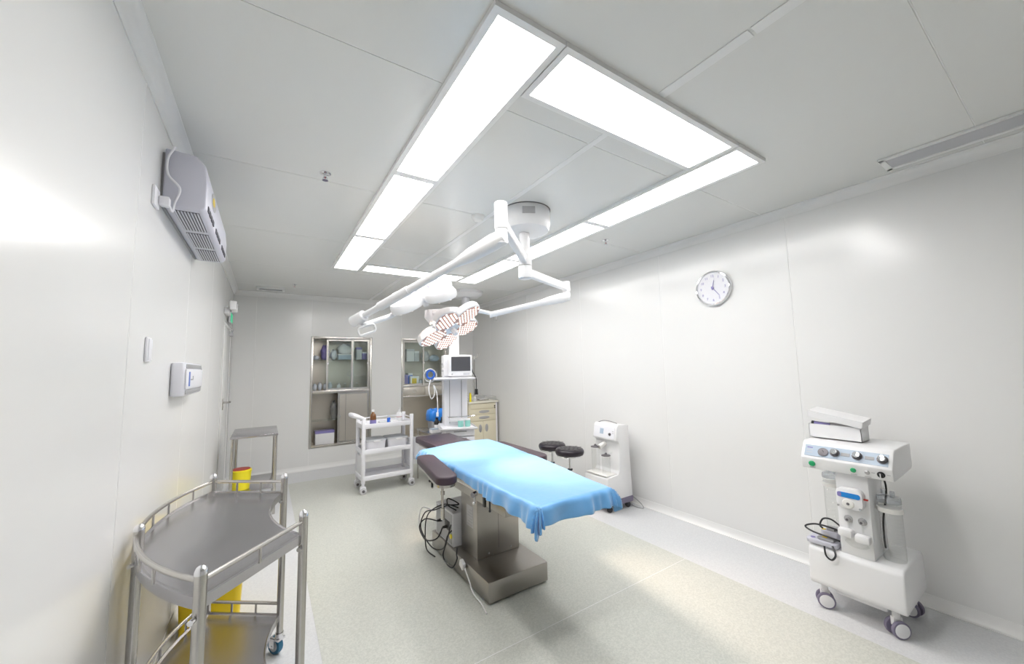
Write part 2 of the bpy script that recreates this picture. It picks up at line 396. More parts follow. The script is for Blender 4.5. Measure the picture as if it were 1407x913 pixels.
o = thing('wall_socket', 'white wall socket with plug below the air purifier', 'socket', (XL, 2.27, 2.41))
MB().box(XL, XL + .012, 2.225, 2.315, 2.365, 2.455).build('plate', 'plastic_white', o, bev=.004)
MB().box(XL + .012, XL + .05, 2.285, 2.325, 2.385, 2.43).build('plug', 'plastic_white', o, bev=.006)
tag(MB().tube(spline([(XL + .045, 2.31, 2.40), (XL + .055, 2.33, 2.375), (XL + .06, 2.338, 2.42), (XL + .075, 2.345, 2.50), (XL + .03, 2.345, 2.56), (XL + .025, 2.345, 2.64), (XL + .05, 2.345, 2.705)]), .005).build('power_cable', 'plastic_white', loc=(XL + .05, 2.33, 2.4)), 'white power cable running up the side of the air purifier', 'cable')
o = thing('wall_sensor', 'small white rounded sensor plate on the left wall', 'sensor', (XL, 2.31, 1.67))
MB().box(XL, XL + .012, 2.275, 2.345, 1.66, 1.77).build('plate', 'plastic_white', o, bev=.005)
MB().box(XL + .012, XL + .0155, 2.282, 2.338, 1.668, 1.762).build('cover', 'plastic_white', o, bev=.004)
o = thing('paper_dispenser', 'white wall-mounted dispenser with grey bands and blue stripe', 'dispenser', (XL, 3.03, 1.47))
MB().prism(rrect(XL, XL + .066, 2.84, 3.48, .02), 1.475, 1.67, 'z').build('body', 'dispenser_white', o, bev=.01)
MB().box(XL + .066, XL + .073, 2.85, 3.47, 1.515, 1.63).build('front_plate', 'plastic_white', o, bev=.004)
MB().box(XL + .061, XL + .070, 2.86, 3.46, 1.635, 1.66).build('upper_band', 'grey', o, bev=.003)
MB().box(XL + .061, XL + .070, 2.86, 3.46, 1.485, 1.51).build('lower_band', 'grey', o, bev=.003)
MB().box(XL + .073, XL + .0745, 2.92, 2.96, 1.53, 1.615).build('stripe', 'blue', o)
MB().box(XL + .073, XL + .0742, 2.99, 3.08, 1.565, 1.572).box(XL + .073, XL + .0742, 3.06, 3.08, 1.572, 1.59).build('print', 'grey', o)
o = thing('emergency_light', 'white twin emergency light above the door', 'emergency light', (XL, 5.85, 2.4))
MB().box(XL, XL + .05, 5.72, 6.0, 2.33, 2.41).build('body', 'white', o, bev=.006)
for yy in (5.70, 5.93):
    h_ = MB().obox((XL + .085, yy, 2.43), (.07, .09, .11), Matrix.Rotation(R(12), 3, 'Z')).build('lamp_head', 'white', o, bev=.012)
    MB().obox((XL + .123, yy - .002, 2.43), (.004, .05, .07), Matrix.Rotation(R(12), 3, 'Z')).build('lens', 'grey', h_)
o = thing('exit_sign', 'small green exit sign plate above the door', 'sign', (XL, 6.4, 2.3))
MB().box(XL + .012, XL + .035, 6.2, 6.52, 2.28, 2.42).build('housing', 'grey_light', o, bev=.004)
MB().box(XL + .035, XL + .038, 6.21, 6.51, 2.29, 2.41).build('face', 'exit_green', o)
tag(MB().box(XR - .025, XR, 6.11, 6.18, 2.49, 2.57).box(XR - .032, XR - .025, 6.125, 6.165, 2.505, 2.545).build('wall_speaker', 'white', loc=(XR, 6.15, 2.5), bev=.005), 'tiny white sensor box high on the right wall near the corner', 'sensor')

# ---- wall clock
CY, CZ, CX = 1.965, 2.32, XR
o = thing('wall_clock', 'round wall clock with silver rim on the right wall', 'clock', (CX, CY, CZ - .17))
mt = Matrix.Rotation(R(-90), 3, 'Y')
MB().lathe([(.165, 0), (.172, .01), (.172, .032), (.165, .042), (.155, .043), (.150, .034), (.150, .0)], (CX, CY, CZ), 48, mt).build('rim', 'chrome', o)
MB().lathe([(.001, .03), (.152, .03), (.152, .02)], (CX, CY, CZ), 40, mt).build('dial', 'plastic_white', o)
for k in range(1, 13):
    a = R(30 * k); px = CX - .0305
    text_mesh(str(k), .034, 'lilac', o, frame_mtx((px, CY - .118 * math.sin(a), CZ + .118 * math.cos(a)), (0, -1, 0), (0, 0, 1)))
def hand(ang, ln, w, name, m):
    a = R(ang); dv = V((0, -math.sin(a), math.cos(a))); n_ = V((0, dv.z, -dv.y))
    b = MB(); c = V((CX - .035, CY, CZ)); p = [c - dv * .02 - n_ * w, c - dv * .02 + n_ * w, c + dv * ln + n_ * w * .5, c + dv * ln - n_ * w * .5]
    b.add(p + [q + V((-.002, 0, 0)) for q in p], [(0, 1, 2, 3), (7, 6, 5, 4), (0, 1, 5, 4), (1, 2, 6, 5), (2, 3, 7, 6), (3, 0, 4, 7)]); b.build(name, m, o)
hand(12, .075, .004, 'hour_hand', 'lilac'); hand(142, .105, .0035, 'minute_hand', 'lilac')
MB().lathe([(.012, .033), (.012, .04), (.001, .042)], (CX, CY, CZ), 16, mt).build('hub', 'lilac', o)
MB().lathe([(.001, .041), (.153, .041), (.153, .0395), (.001, .0395)], (CX, CY, CZ), 40, mt).build('glass_cover', 'clock_glass', o)

# ================================================================== OPERATING TABLE
TX = 1.55
o = thing('operating_table', 'stainless steel operating table with dark padded arm boards', 'operating table', (TX, 2.9, 0))
MB().box(1.30, 1.805, 2.36, 3.40, .015, .15).build('base', 'steel_sheet', o, bev=.008)
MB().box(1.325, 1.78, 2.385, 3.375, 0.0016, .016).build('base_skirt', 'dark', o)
MB().box(1.38, 1.76, 2.67, 2.95, .15, .62).build('lower_column', 'steel_sheet', o, bev=.006)
MB().box(1.395, 1.745, 2.69, 2.93, .62, .72).build('upper_column', 'steel_sheet', o, bev=.004)
for x in (1.48, 1.68): MB().cyl((x, 2.6695, .18), (x, 2.667, .18), .006).build('screw', 'chrome', o)
MB().box(1.566, 1.569, 2.6685, 2.6705, .2, .55).build('column_joint', 'gunmetal', o)
MB().box(1.3785, 1.3805, 2.735, 2.845, .36, .52).build('rating_plate', 'silverplate', o)
for k in range(6): MB().box(1.3775, 1.379, 2.745, 2.835 - .02 * (k % 3), .375 + .022 * k, .381 + .022 * k).build('print_line', 'grey', o)
MB().box(1.315, 1.785, 2.15, 3.35, .635, .712).build('frame_beam', 'steel_sheet', o, bev=.006)
MB().box(1.30, 1.80, 1.80, 3.60, .71, .74).build('top_frame', 'steel_sheet', o, bev=.004)
for x in (1.283, 1.80): MB().box(x, x + .02, 1.95, 3.55, .715, .75).build('side_rail', 'steel', o, bev=.003)
MB().box(1.33, 1.77, 2.5, 3.1, .68, .71).build('tilt_block', 'steel_sheet', o, bev=.004)
for y0, y1 in ((1.76, 2.42), (2.43, 3.02), (3.03, 3.54)):
    MB().prism(rrect(1.285, 1.815, y0, y1, .03), .755, .825).build('mattress_section', 'vinyl_pad', o, bev=.012)
# headrest
MB().prism(rrect(1.43, 1.85, 3.57, 4.26, .03), .775, .84).build('headrest_pad', 'vinyl_pad', o, bev=.014)
MB().box(1.46, 1.8, 3.50, 4.2, .75, .774).build('headrest_plate', 'steel_sheet', o, bev=.003)
# knobs and levers under the near rail
MB().cyl((1.27, 2.47, .715), (1.235, 2.45, .715), .018).cyl((1.255, 2.46, .715), (1.255, 2.46, .66), .007).ball((1.25, 2.46, .655), .012).build('clamp_knob', 'chrome', o)
MB().box(1.268, 1.284, 2.34, 2.37, .655, .735).build('lever_grip', 'black', o, bev=.005)
MB().cyl((1.275, 2.28, .73), (1.275, 2.28, .66), .006).ball((1.275, 2.28, .65), .009).build('release_pin', 'dark', o)
# arm boards
def arm_board(x0, x1, y0, y1, side, dz=0., rot=0., piv=(0, 0)):
    RM = Matrix.Translation((piv[0], piv[1], 0)) @ Matrix.Rotation(rot, 4, 'Z') @ Matrix.Translation((-piv[0], -piv[1], 0))
    n_ = 10; r = (x1 - x0) / 2; cx = (x0 + x1) / 2; pts = []
    for i in range(n_ + 1): a = PI + PI * i / n_; pts.append((cx + r * math.cos(a), y0 + r + r * math.sin(a)))
    for i in range(5): a = PI / 2 * i / 4; pts.append((x1 - .06 + .06 * math.cos(a), y1 - .06 + .06 * math.sin(a)))
    for i in range(5): a = PI / 2 + PI / 2 * i / 4; pts.append((x0 + .06 + .06 * math.cos(a), y1 - .06 + .06 * math.sin(a)))
    b = MB().prism(pts, .79 + dz, .85 + dz).xf(RM).build('arm_pad', 'vinyl_pad', o, bev=.014, seg=3)
    sc = [(cx + (p[0] - cx) * .9, (y0 + y1) / 2 + (p[1] - (y0 + y1) / 2) * .96) for p in pts]
    MB().prism(sc, .772 + dz, .79 + dz).xf(RM).build('arm_board_plate', 'steel', o)
    MB().cyl((cx, y1 - .2, .74), (cx, y1 - .2, .775 + dz), .02).box(min(cx, TX + side * .27), max(cx, TX + side * .27), y1 - .22, y1 - .18, .735, .75).build('arm_bracket', 'steel', o)
    MB().cyl((cx - .04, y0 + .33, .772), (cx - .04, y0 + .33, .70), .008).ball((cx - .055, y0 + .33, .75), .012).xf(RM).build('arm_lock', 'black', o)
    MB().cyl((cx + .01, y0 + .22, .772), (cx + .01, y0 + .22, .60), .009).xf(RM).build('hanging_rod', 'steel', o)
arm_board(1.11, 1.265, 2.50, 3.29, -1, 0., R(-8), (1.205, 3.25))
arm_board(1.915, 2.125, 2.67, 3.50, 1, -.025)
# leg-holder post with collar hanging behind the near arm board, resting beside the base
MB().cyl((1.24, 3.0, .73), (1.24, 3.0, .42), .009).cyl((1.24, 3.0, .60), (1.24, 3.0, .575), .018).cyl((1.24, 3.0, .47), (1.24, 3.0, .38), .016).box(1.235, 1.30, 2.985, 3.015, .71, .73).build('leg_holder_post', 'steel', o)

# ---- drape
def drape():
    x_l = 1.272; y0, y1 = 1.725, 3.53; zt = .842
    def xr(y): 
        ks = ((1.70, 1.80), (2.06, 1.845), (2.64, 1.93), (3.1, 1.965), (3.75, 1.965))
        for (ya, xa), (yb_, xb) in zip(ks, ks[1:]):
            if y <= yb_: return xa + (xb - xa) * max(0, (y - ya)) / (yb_ - ya)
        return ks[-1][1]
    NU, NV = 160, 300
    sl = lambda y: .07 + .06 * min(1, max(0, (3.0 - y) / 1.25)) + .006 * math.sin(9 * y)
    verts = []; faces = []
    r = .03
    def hang(q):                    # arc length over a rounded edge -> (outward, drop)
        if q <= 0: return 0., 0.
        if q < r * PI / 2: a = q / r; return r * math.sin(a), r * (1 - math.cos(a))
        e = q - r * PI / 2; return r + .10 * e, r + .98 * e
    for j in range(NV + 1):
        t = j / NV
        for i in range(NU + 1):
            s = i / NU
            # cloth coordinates: along the table with overhang at foot and head
            of, oh = .118, .09
            L = (y1 - y0) + of + oh; y = y0 - of + t * L
            yc_ = min(max(y, y0), y1)
            a, b = x_l, xr(yc_)
            wl_ = sl(yc_) if yc_ > y0 else sl(y0); wr_ = .035 + .085 * max(0, (2.3 - yc_) / .6) if yc_ < 2.3 else .035
            x = a - wl_ + s * (b - a + wl_ + wr_)
            cx_ = min(max(x, a), b)
            ox, oy = x - cx_, y - yc_
            q = math.hypot(ox, oy)
            nz_ = noise.noise(V((x * 3.1, y * 2.7, .3))) * .006 + noise.noise(V((x * 9, y * 8, 1.7))) * .0022
            bulge = .030 * math.exp(-((yc_ - 3.32) / .34) ** 2) * math.exp(-((cx_ - 1.68) / .33) ** 2)
            dip = 0
            if yc_ < 2.45: dip = 0
            if q > 0:
                ow, dr = hang(q)
                ang = math.atan2(oy, ox); dx, dy = ox / q, oy / q
                both = min(abs(ox), abs(oy)) / (q + 1e-9)
                fold = 0
                if both > .02:       # pleats radiating from a corner
                    fold = .030 * math.sin(ang * 17) * min(1, q / .08) * min(1, both * 4)
                else:
                    per = x if abs(oy) > abs(ox) else y
                    fold = (.010 * math.sin(per * 26 + 2 * math.sin(per * 7)) + .006 * math.sin(per * 61 + 3 * math.sin(per * 11)) + .014 * noise.noise(V((per * 6, q * 5, 4)))) * min(1, q / .09)
                ow += fold + both * .03 * min(1, q / .1)
                p = V((cx_ + dx * max(ow, .004), yc_ + dy * max(ow, .004), zt + nz_ - dr + bulge * .6))
            else:
                p = V((x, y, zt + nz_ + bulge))
            verts.append(p)
    for j in range(NV):
        for i in range(NU):
            k = j * (NU + 1) + i; faces.append((k, k + 1, k + NU + 2, k + NU + 1))
    b = MB(); b.v = verts; b.f = faces
    ob = b.build('surgical_drape', 'drape', loc=(TX, 2.9, .84), ang=180)
    md = ob.modifiers.new('thickness', 'SOLIDIFY'); md.thickness = .0025; md.offset = 1
    tag(ob, 'light blue disposable drape spread over the operating table', 'drape')
drape()

# ---- electrosurgical unit on the table base, behind the column
o = thing('power_unit', 'grey boxy power unit on the operating table base', 'power unit', (1.42, 3.12, .15))
MB().box(1.315, 1.56, 2.965, 3.34, .152, .415).build('case', 'grey_light', o, bev=.006)
MB().box(1.312, 1.316, 2.99, 3.31, .17, .40).build('side_panel', 'grey', o)
MB().box(1.309, 1.313, 3.03, 3.13, .26, .335).build('connector_plate', 'black', o, bev=.002)
for k, (yy, zz) in enumerate(((3.20, .30), (3.08, .285))): MB().cyl((1.312, yy, zz), (1.27, yy, zz), .014, .009).build('plug', 'black', o)
MB().cyl((1.312, 3.0, .23), (1.304, 3.0, .23), .018).build('knob', 'yellow_bright', o)
for i, pts in enumerate((
    [(1.27, 3.20, .30), (1.2, 3.3, .30), (1.16, 3.33, .23), (1.17, 3.2, .17), (1.22, 3.08, .21), (1.27, 3.08, .285)],
    [(1.40, 3.05, .425), (1.33, 3.18, .43), (1.26, 3.3, .36), (1.235, 3.36, .28), (1.23, 3.38, .16), (1.235, 3.36, .02), (1.25, 3.2, .012)],
    [(1.36, 3.0, .425), (1.30, 3.03, .47), (1.33, 3.1, .50), (1.42, 3.08, .44), (1.34, 3.14, .43), (1.27, 3.24, .38), (1.22, 3.36, .33), (1.19, 3.38, .20), (1.22, 3.2, .10), (1.26, 3.05, .13), (1.27, 2.98, .25), (1.29, 2.94, .30)],
    [(1.28, 2.93, .35), (1.26, 2.98, .20), (1.25, 3.02, .08), (1.26, 2.88, .05), (1.27, 2.80, .14), (1.29, 2.85, .155), (1.33, 2.93, .16)])):
    tag(MB().tube(spline(pts, 8), .0055, 6).build('power_cable', 'black', loc=pts[0]), ('black cable looping from plug to plug on the power unit', 'black cable running off the power unit to the floor', 'black tangled cable on top of the power unit', 'black cable hanging against the table base')[i], 'cable', 'cables of the power unit')
tag(MB().tube(spline([(1.30, 3.36, .33), (1.22, 3.42, .36), (1.19, 3.43, .26), (1.21, 3.42, .14), (1.25, 3.42, .05)], 8), .006, 6).build('mains_cable', 'white', loc=(1.2, 3.42, .05)), 'white cable behind the grey power unit', 'cable')
o = thing('plug_adapter', 'translucent white plug hanging on the table base edge', 'plug', (1.28, 2.72, .1))
MB().obox((1.279, 2.72, .135), (.03, .06, .05), Matrix.Rotation(R(20), 3, 'X')).build('plug_body', 'white', o, bev=.006)
MB().tube(spline([(1.285, 2.70, .12), (1.275, 2.6, .07), (1.265, 2.52, .03), (1.27, 2.42, .012), (1.25, 2.3, .008)], 8), .005, 6).build('cord', 'white', o)

# ================================================================== SURGICAL LAMP
HX, HY = 1.745, 2.465; Z1, Z2 = 2.465, 2.37
o = thing('surgical_lamp', 'white ceiling-mounted surgical lamp with two jointed arms', 'surgical lamp', (HX, HY, H))
MB().lathe([(.195, 0), (.2, -.01), (.2, -.12), (.185, -.17), (.13, -.185), (.06, -.19)], (HX + .02, HY, H), 40).build('ceiling_cover', 'white', o)
MB().lathe([(.205, 0), (.205, -.004), (.19, -.004)], (HX + .02, HY, H), 40).build('cover_seal', 'gunmetal', o)
th = math.atan2(-HY, -HX)
pc = V((HX + .02, HY, H - .065)) + V((math.cos(th + .12), math.sin(th + .12), 0)) * .1995
MB().obox(pc, (.006, .1, .055), Matrix.Rotation(th + .12, 3, 'Z')).build('rating_plate', 'silverplate', o)
MB().cyl((HX, HY, H - .18), (HX, HY, Z2 - .06), .042).build('shaft', 'white', o)
MB().cyl((HX, HY, Z1 + .05), (HX, HY, Z1 - .045), .056, n=24).build('upper_hub', 'white', o, bev=.004)
MB().cyl((HX, HY, Z2 + .045), (HX, HY, Z2 - .055), .056, n=24).build('lower_hub', 'white', o, bev=.004)
def bar(b, p0, p1, w, h):
    p0, p1 = V(p0), V(p1); d_ = p1 - p0; L = d_.length
    x_ = d_.normalized(); y_ = V((0, 0, 1)).cross(x_).normalized(); z_ = x_.cross(y_)
    return b.obox((p0 + p1) / 2, (L, w, h), Matrix((x_, y_, z_)).transposed())
E1 = V((1.145, 1.85, Z1)); E2 = V((2.455, 2.775, Z2))
bar(MB(), (HX, HY, Z1), E1, .05, .07).build('horizontal_arm', 'white', o, bev=.012)
bar(MB(), (HX, HY, Z2), E2, .05, .07).build('horizontal_arm', 'white', o, bev=.012)
MB().cyl(E1 + V((0, 0, .115)), E1 - V((0, 0, .05)), .04, n=24).build('knuckle', 'white', o, bev=.006)
MB().cyl(E1 - V((0, 0, .05)), E1 - V((0, 0, .14)), .036, n=24).build('knuckle', 'white', o, bev=.004)
MB().cyl(E2 + V((0, 0, .055)), E2 - V((0, 0, .045)), .038, n=24).build('knuckle', 'white', o, bev=.006)
MB().cyl(E2 - V((0, 0, .045)), E2 - V((0, 0, .13)), .035, n=24).build('knuckle', 'white', o, bev=.004)
# spring arm 1 and its end yoke
A1 = E1 - V((0, 0, .10)); B1 = V((.535, 2.84, 1.965))
u1 = (B1 - A1).normalized()
MB().tube([A1 - u1 * .02, A1 + u1 * .06, A1 + u1 * .22, A1 + u1 * .34], [.045, .052, .045, .026], 16).build('spring_housing', 'white', o)
MB().tube([A1 + u1 * .30, A1 + (B1 - A1) * .62], .026, 16).build('spring_tube', 'white', o)
MB().tube([A1 + (B1 - A1) * .60, A1 + (B1 - A1) * .82], .031, 16).build('tube_sleeve', 'white', o)
MB().tube([A1 + (B1 - A1) * .80, B1], .022, 16).build('end_tube', 'white', o)
MB().cyl(B1 - u1 * .07, B1 + u1 * .05, .04, n=20).build('end_joint', 'white', o, bev=.008)
def head(center, normal, spin, petals, name, ref):
    n_ = V(normal).normalized(); z_ = -n_; x_ = (V(ref) - z_ * V(ref).dot(z_)).normalized(); y_ = z_.cross(x_)
    M3 = Matrix((x_, y_, z_)).transposed(); c = V(center)
    hb = MB().lathe([(.001, -.012), (.085, -.012), (.1, 0), (.095, .03), (.05, .055), (.001, .06)], c, 24, M3).build('head_hub', 'white', o)
    MB().lathe([(.001, -.075), (.022, -.07), (.026, -.05), (.022, -.012)], c, 16, M3).build('sterile_handle', 'white', hb)
    for k in range(petals):
        a = spin + 2 * PI * k / petals; Rz = Matrix.Rotation(a, 3, 'Z')
        pc_ = c + M3 @ (Rz @ V((.185, 0, 0)))
        M4 = M3 @ Rz
        pt = MB().lathe([(.001, -.012), (.93, -.012), (.985, -.006), (1., .004), (.985, .036), (.9, .055), (.55, .066), (.001, .068)], pc_, 28, M4, .135, .112).build('petal', 'white', o)
        MB().lathe([(.001, -.0135), (.9, -.0135), (.92, -.011)], pc_, 24, M4, .135, .112).build('led_cover', 'led_face', pt)
        lb = MB()
        for ix in range(-5, 6):
            for iy in range(-5, 6):
                px_, py_ = ix * .031 + (.0155 if iy % 2 else 0), iy * .0275
                if (px_ / .116) ** 2 + (py_ / .094) ** 2 < .98:
                    lb.lathe([(.001, -.0165), (.0092, -.0155), (.0092, -.0125)], pc_ + M4 @ V((px_, py_, 0)), 8, M4)
        lb.build('led_array', 'led', pt)
    return M3
HC1 = V((1.03, 2.86, 2.165)); T1 = V((2.12, 3.6, 0)); head(HC1, T1 - HC1, .5, 4, 'upper', (1, 0, 0))
HC2 = V((1.37, 3.08, 1.955)); T2 = V((2.12, 1.82, 0)); head(HC2, T2 - HC2, .25, 5, 'lower', (1, 0, 0))
# yoke of head 1 : folds back from the end joint to the head
n1 = (T1 - HC1).normalized()
pk = HC1 - n1 * .055
MB().tube(spline([B1 + V((.03, 0, -.045)), B1 + V((.12, .0, -.01)), B1 + V((.28, .0, .07)), pk + V((-.12, 0, .0)), pk], 8), .019, 12).build('yoke', 'white', o)
MB().cyl(pk + V((-.03, -.02, .0)), pk + V((.05, .03, .02)), .034, n=18).build('yoke_joint', 'white', o, bev=.006)
MB().cyl(pk + V((.05, .03, .02)), pk + V((.058, .035, .0225)), .036, n=18).build('joint_ring', 'lilac', o)
hpts = rrect(-.06, .06, -.028, .028, .02, 3)
hc = B1 + V((.06, -.02, -.075)); hx_ = V((.93, 0, .36)).normalized(); hz_ = V((-.25, -.1, .95)).normalized()
MB().tube([hc + hx_ * p[0] + hz_ * p[1] for p in hpts], .008, 8, True).cyl(B1 - V((0, 0, .03)), hc - hx_ * .02 + hz_ * .03, .012).build('positioning_handle', 'white', o)
# spring arm 2, curved yoke and bracket to head 2
A2 = E2 - V((0, 0, .095)); B2 = V((1.72, 3.02, 2.085)); u2 = (B2 - A2).normalized()
MB().tube([A2 - u2 * .02, A2 + u2 * .06, A2 + u2 * .2, A2 + u2 * .30], [.042, .048, .040, .025], 16).build('spring_housing', 'white', o)
MB().tube([A2 + u2 * .26, B2], .026, 16).build('spring_tube', 'white', o)
K2 = V((1.13, 3.02, 2.04))
MB().tube(spline([B2 + u2 * -.03, B2 + V((-.06, .02, .03)), V((1.50, 3.02, 2.12)), V((1.30, 3.02, 2.10)), K2 + V((0, 0, .04))], 8), .018, 12).build('curved_yoke', 'white', o)
MB().tube([K2 + V((0, 0, .05)), K2 + V((0, -.005, 0)), K2 + V((.035, -.01, -.06))], [.03, .036, .026], 14).build('yoke_joint', 'white', o)
n2 = (T2 - HC2).normalized()
MB().tube(spline([K2 + V((.02, 0, .03)), K2 + V((.12, 0, .02)), HC2 - n2 * .07], 6), .02, 12).build('head_bracket', 'white', o)
for hc_, tg, w, nm, ang in ((HC1, T1, SPOT_W, 'upper', 56), (HC2, T2, SPOT_W * .6, 'lower', 50)):
    ld = bpy.data.lights.new('lamp_light', 'SPOT'); ld.energy = w; ld.color = (1., .77, .60); ld.spot_size = R(ang); ld.spot_blend = .9; ld.shadow_soft_size = .12
    lo = bpy.data.objects.new('lamp_light', ld); col.objects.link(lo); lo.parent = o
    dr_ = (tg - hc_).normalized(); lo.location = hc_ + dr_ * .22 - V((HX, HY, H)); lo.rotation_euler = dr_.to_track_quat('-Z', 'Y').to_euler()

# ================================================================== CEILING PENDANT
PX, PY = 2.10, 4.66
o = thing('equipment_pendant', 'white ceiling pendant column with shelves and drawer', 'pendant', (PX, PY, 0))
MX, MY = 2.80, 5.72
MB().lathe([(.30, 0), (.30, -.04), (.22, -.09), (.001, -.09)], (MX, MY, H), 8).build('ceiling_plate', 'white', o)
MB().cyl((MX, MY, H - .08), (MX, MY, 2.36), .07, n=24).build('drop_tube', 'grey_light', o)
bar(MB(), (MX, MY, 2.36), (PX, PY, 2.36), .14, .10).build('swing_arm', 'white', o, bev=.02)
MB().cyl((PX, PY, 2.42), (PX, PY, 1.77), .066, n=24).build('pole', 'white', o)
ra = R(-16); Rz = Matrix.Rotation(ra, 4, 'Z'); PM = Matrix.Translation((PX, PY, 0)) @ Rz
def pend(b, name, m, bev=0., parent=None): return b.xf(PM).build(name, m, parent or o, bev=bev)
pend(MB().box(-.155, .155, -.14, .14, 1.50, 1.775), 'head_box', 'white', .01)
pend(MB().box(-.15, .15, -.12, .12, .70, 1.50), 'column', 'plastic_white', .008)
for x in (-.085, .07): pend(MB().box(x, x + .008, -.124, -.119, .90, 1.45), 'groove', 'grey')
pend(MB().box(-.28, .205, -.36, .14, 1.455, 1.485), 'shelf', 'plastic_white', .008)
pend(MB().tube([(-.30, -.34, 1.47), (-.30, -.37, 1.47), (.225, -.37, 1.47), (.225, -.34, 1.47)], .012), 'shelf_rail', 'grey_light')
ls = pend(MB().box(-.20, .20, -.36, .14, .845, .875), 'lower_shelf', 'plastic_white', .008)
pend(MB().tube([(-.22, .0, .86), (-.22, -.375, .86), (.22, -.375, .86), (.22, .0, .86)], .014), 'shelf_rail', 'grey_light')
for k, (z0, z1) in enumerate(((.765, .84), (.665, .755))):
    dw = pend(MB().box(-.16, .2, -.33, .12, z0, z1), 'drawer', 'plastic_white', .006)
    pend(MB().box(-.06, .1, -.338, -.33, z1 - .022, z1 - .012), 'drawer_grip', 'grey', 0, dw)
pend(MB().tube([(-.11, -.15, .99), (-.11, -.22, .99), (.22, -.22, .99), (.22, -.15, .99)], .008), 'side_rail', 'chrome')
pend(MB().cyl((-.09, -.18, .955), (.1, -.2, .945), .028), 'paper_roll', 'white')
for i in range(2):
    for j in range(3): pend(MB().cyl((-.16, -.08 + .07 * j, 1.58 + .08 * i), (-.152, -.08 + .07 * j, 1.58 + .08 * i), .02), 'gas_outlet', 'grey_light')
o = thing('patient_monitor', 'white patient monitor with dark screen on the pendant shelf', 'monitor', (PX, PY, 1.485))
mon = lambda b, n, m, bev=0.: b.xf(PM @ Matrix.Translation((-.05, 0, 0))).build(n, m, o, bev=bev)
mon(MB().box(-.055, .235, -.30, -.16, 1.50, 1.765), 'case', 'white', .012)
mon(MB().box(-.02, .195, -.27, -.17, 1.486, 1.502), 'foot', 'white', .003)
mon(MB().box(-.03, .21, -.304, -.299, 1.565, 1.745), 'screen', 'screen')
mon(MB().box(.12, .20, -.303, -.299, 1.512, 1.54), 'control_strip', 'grey_light')
mon(MB().cyl((-.02, -.304, 1.528), (-.02, -.299, 1.528), .009), 'button', 'grey')
tag(MB().tube(spline([(.165, -.22, 1.62), (.19, -.24, 1.59), (.20, -.27, 1.54), (.215, -.30, 1.505), (.21, -.35, 1.50), (.215, -.395, 1.46), (.215, -.395, 1.33)], 8), .006, 6).cyl((.215, -.395, 1.34), (.215, -.395, 1.27), .018, .024).xf(PM).build('probe_cable', 'black', loc=PM @ V((.3, -.39, 1.4))), 'black probe cable hanging from the pendant shelf', 'cable')
o = thing('pressure_cuff', 'blue coiled cuff hose hung at the side of the pendant', 'cuff', PM @ V((-.27, -.3, 1.5)))
pend(MB().tube([(-.335 + .045 * math.cos(a * .5), -.30 + .006 * math.sin(a * 3), 1.53 + .05 * math.sin(a * .5)) for a in range(38)], .013), 'hose_coil', 'blue', 0, o)
pend(MB().tube([(-.34 + .075 * math.cos(a * .5), -.315 + .008 * math.sin(a * 2), 1.52 + .08 * math.sin(a * .5)) for a in range(26)], .006), 'hose', 'grey_light', 0, o)
pend(MB().tube(spline([(-.335, -.32, 1.47), (-.36, -.34, 1.36), (-.33, -.34, 1.24), (-.29, -.34, 1.30), (-.30, -.33, 1.40), (-.265, -.35, 1.3), (-.255, -.36, 1.12), (-.26, -.36, 1.06)], 8), .006, 6).obox((-.26, -.36, 1.05), (.025, .02, .05)), 'hanging_tube', 'white', 0, o)
for k, (x, y) in enumerate(((.03, -.30), (.12, -.295))):
    c = thing('specimen_cup', ('mint green jar on the pendant shelf, left of its twin', 'mint green jar on the pendant shelf, right of its twin')[k], 'jar', PM @ V((x, y, .875)), 'mint jars on the pendant')
    pend(MB().lathe([(.03, 0), (.034, .01), (.034, .075), (.03, .08)], (x, y, .876), 20), 'jar', 'mint', 0, c)
    pend(MB().lathe([(.034, 0), (.036, .012), (.030, .02), (.001, .02)], (x, y, .952), 20), 'lid', 'white', 0, c)

# ================================================================== FAN-SHAPED INSTRUMENT TROLLEY (left foreground)
OX, OY = .545, 2.385; RO, RI = .975, .565; ZT = .895
LB = V((.110, 2.68, 0)); LA = V((-.246, 2.95, 0)); LC = V((.156, 1.935, 0)); LD = V((-.152, 1.588, 0)); LE = V((-.412, 2.17, 0))
o = thing('instrument_trolley', 'stainless steel fan-shaped instrument trolley with guard rails and blue castors', 'trolley', (-.1, 2.35, 0))
def arc_pts(a0, a1, n_, cx, cy, r): return [(cx + r * math.cos(a0 + (a1 - a0) * i / n_), cy + r * math.sin(a0 + (a1 - a0) * i / n_)) for i in range(n_ + 1)]
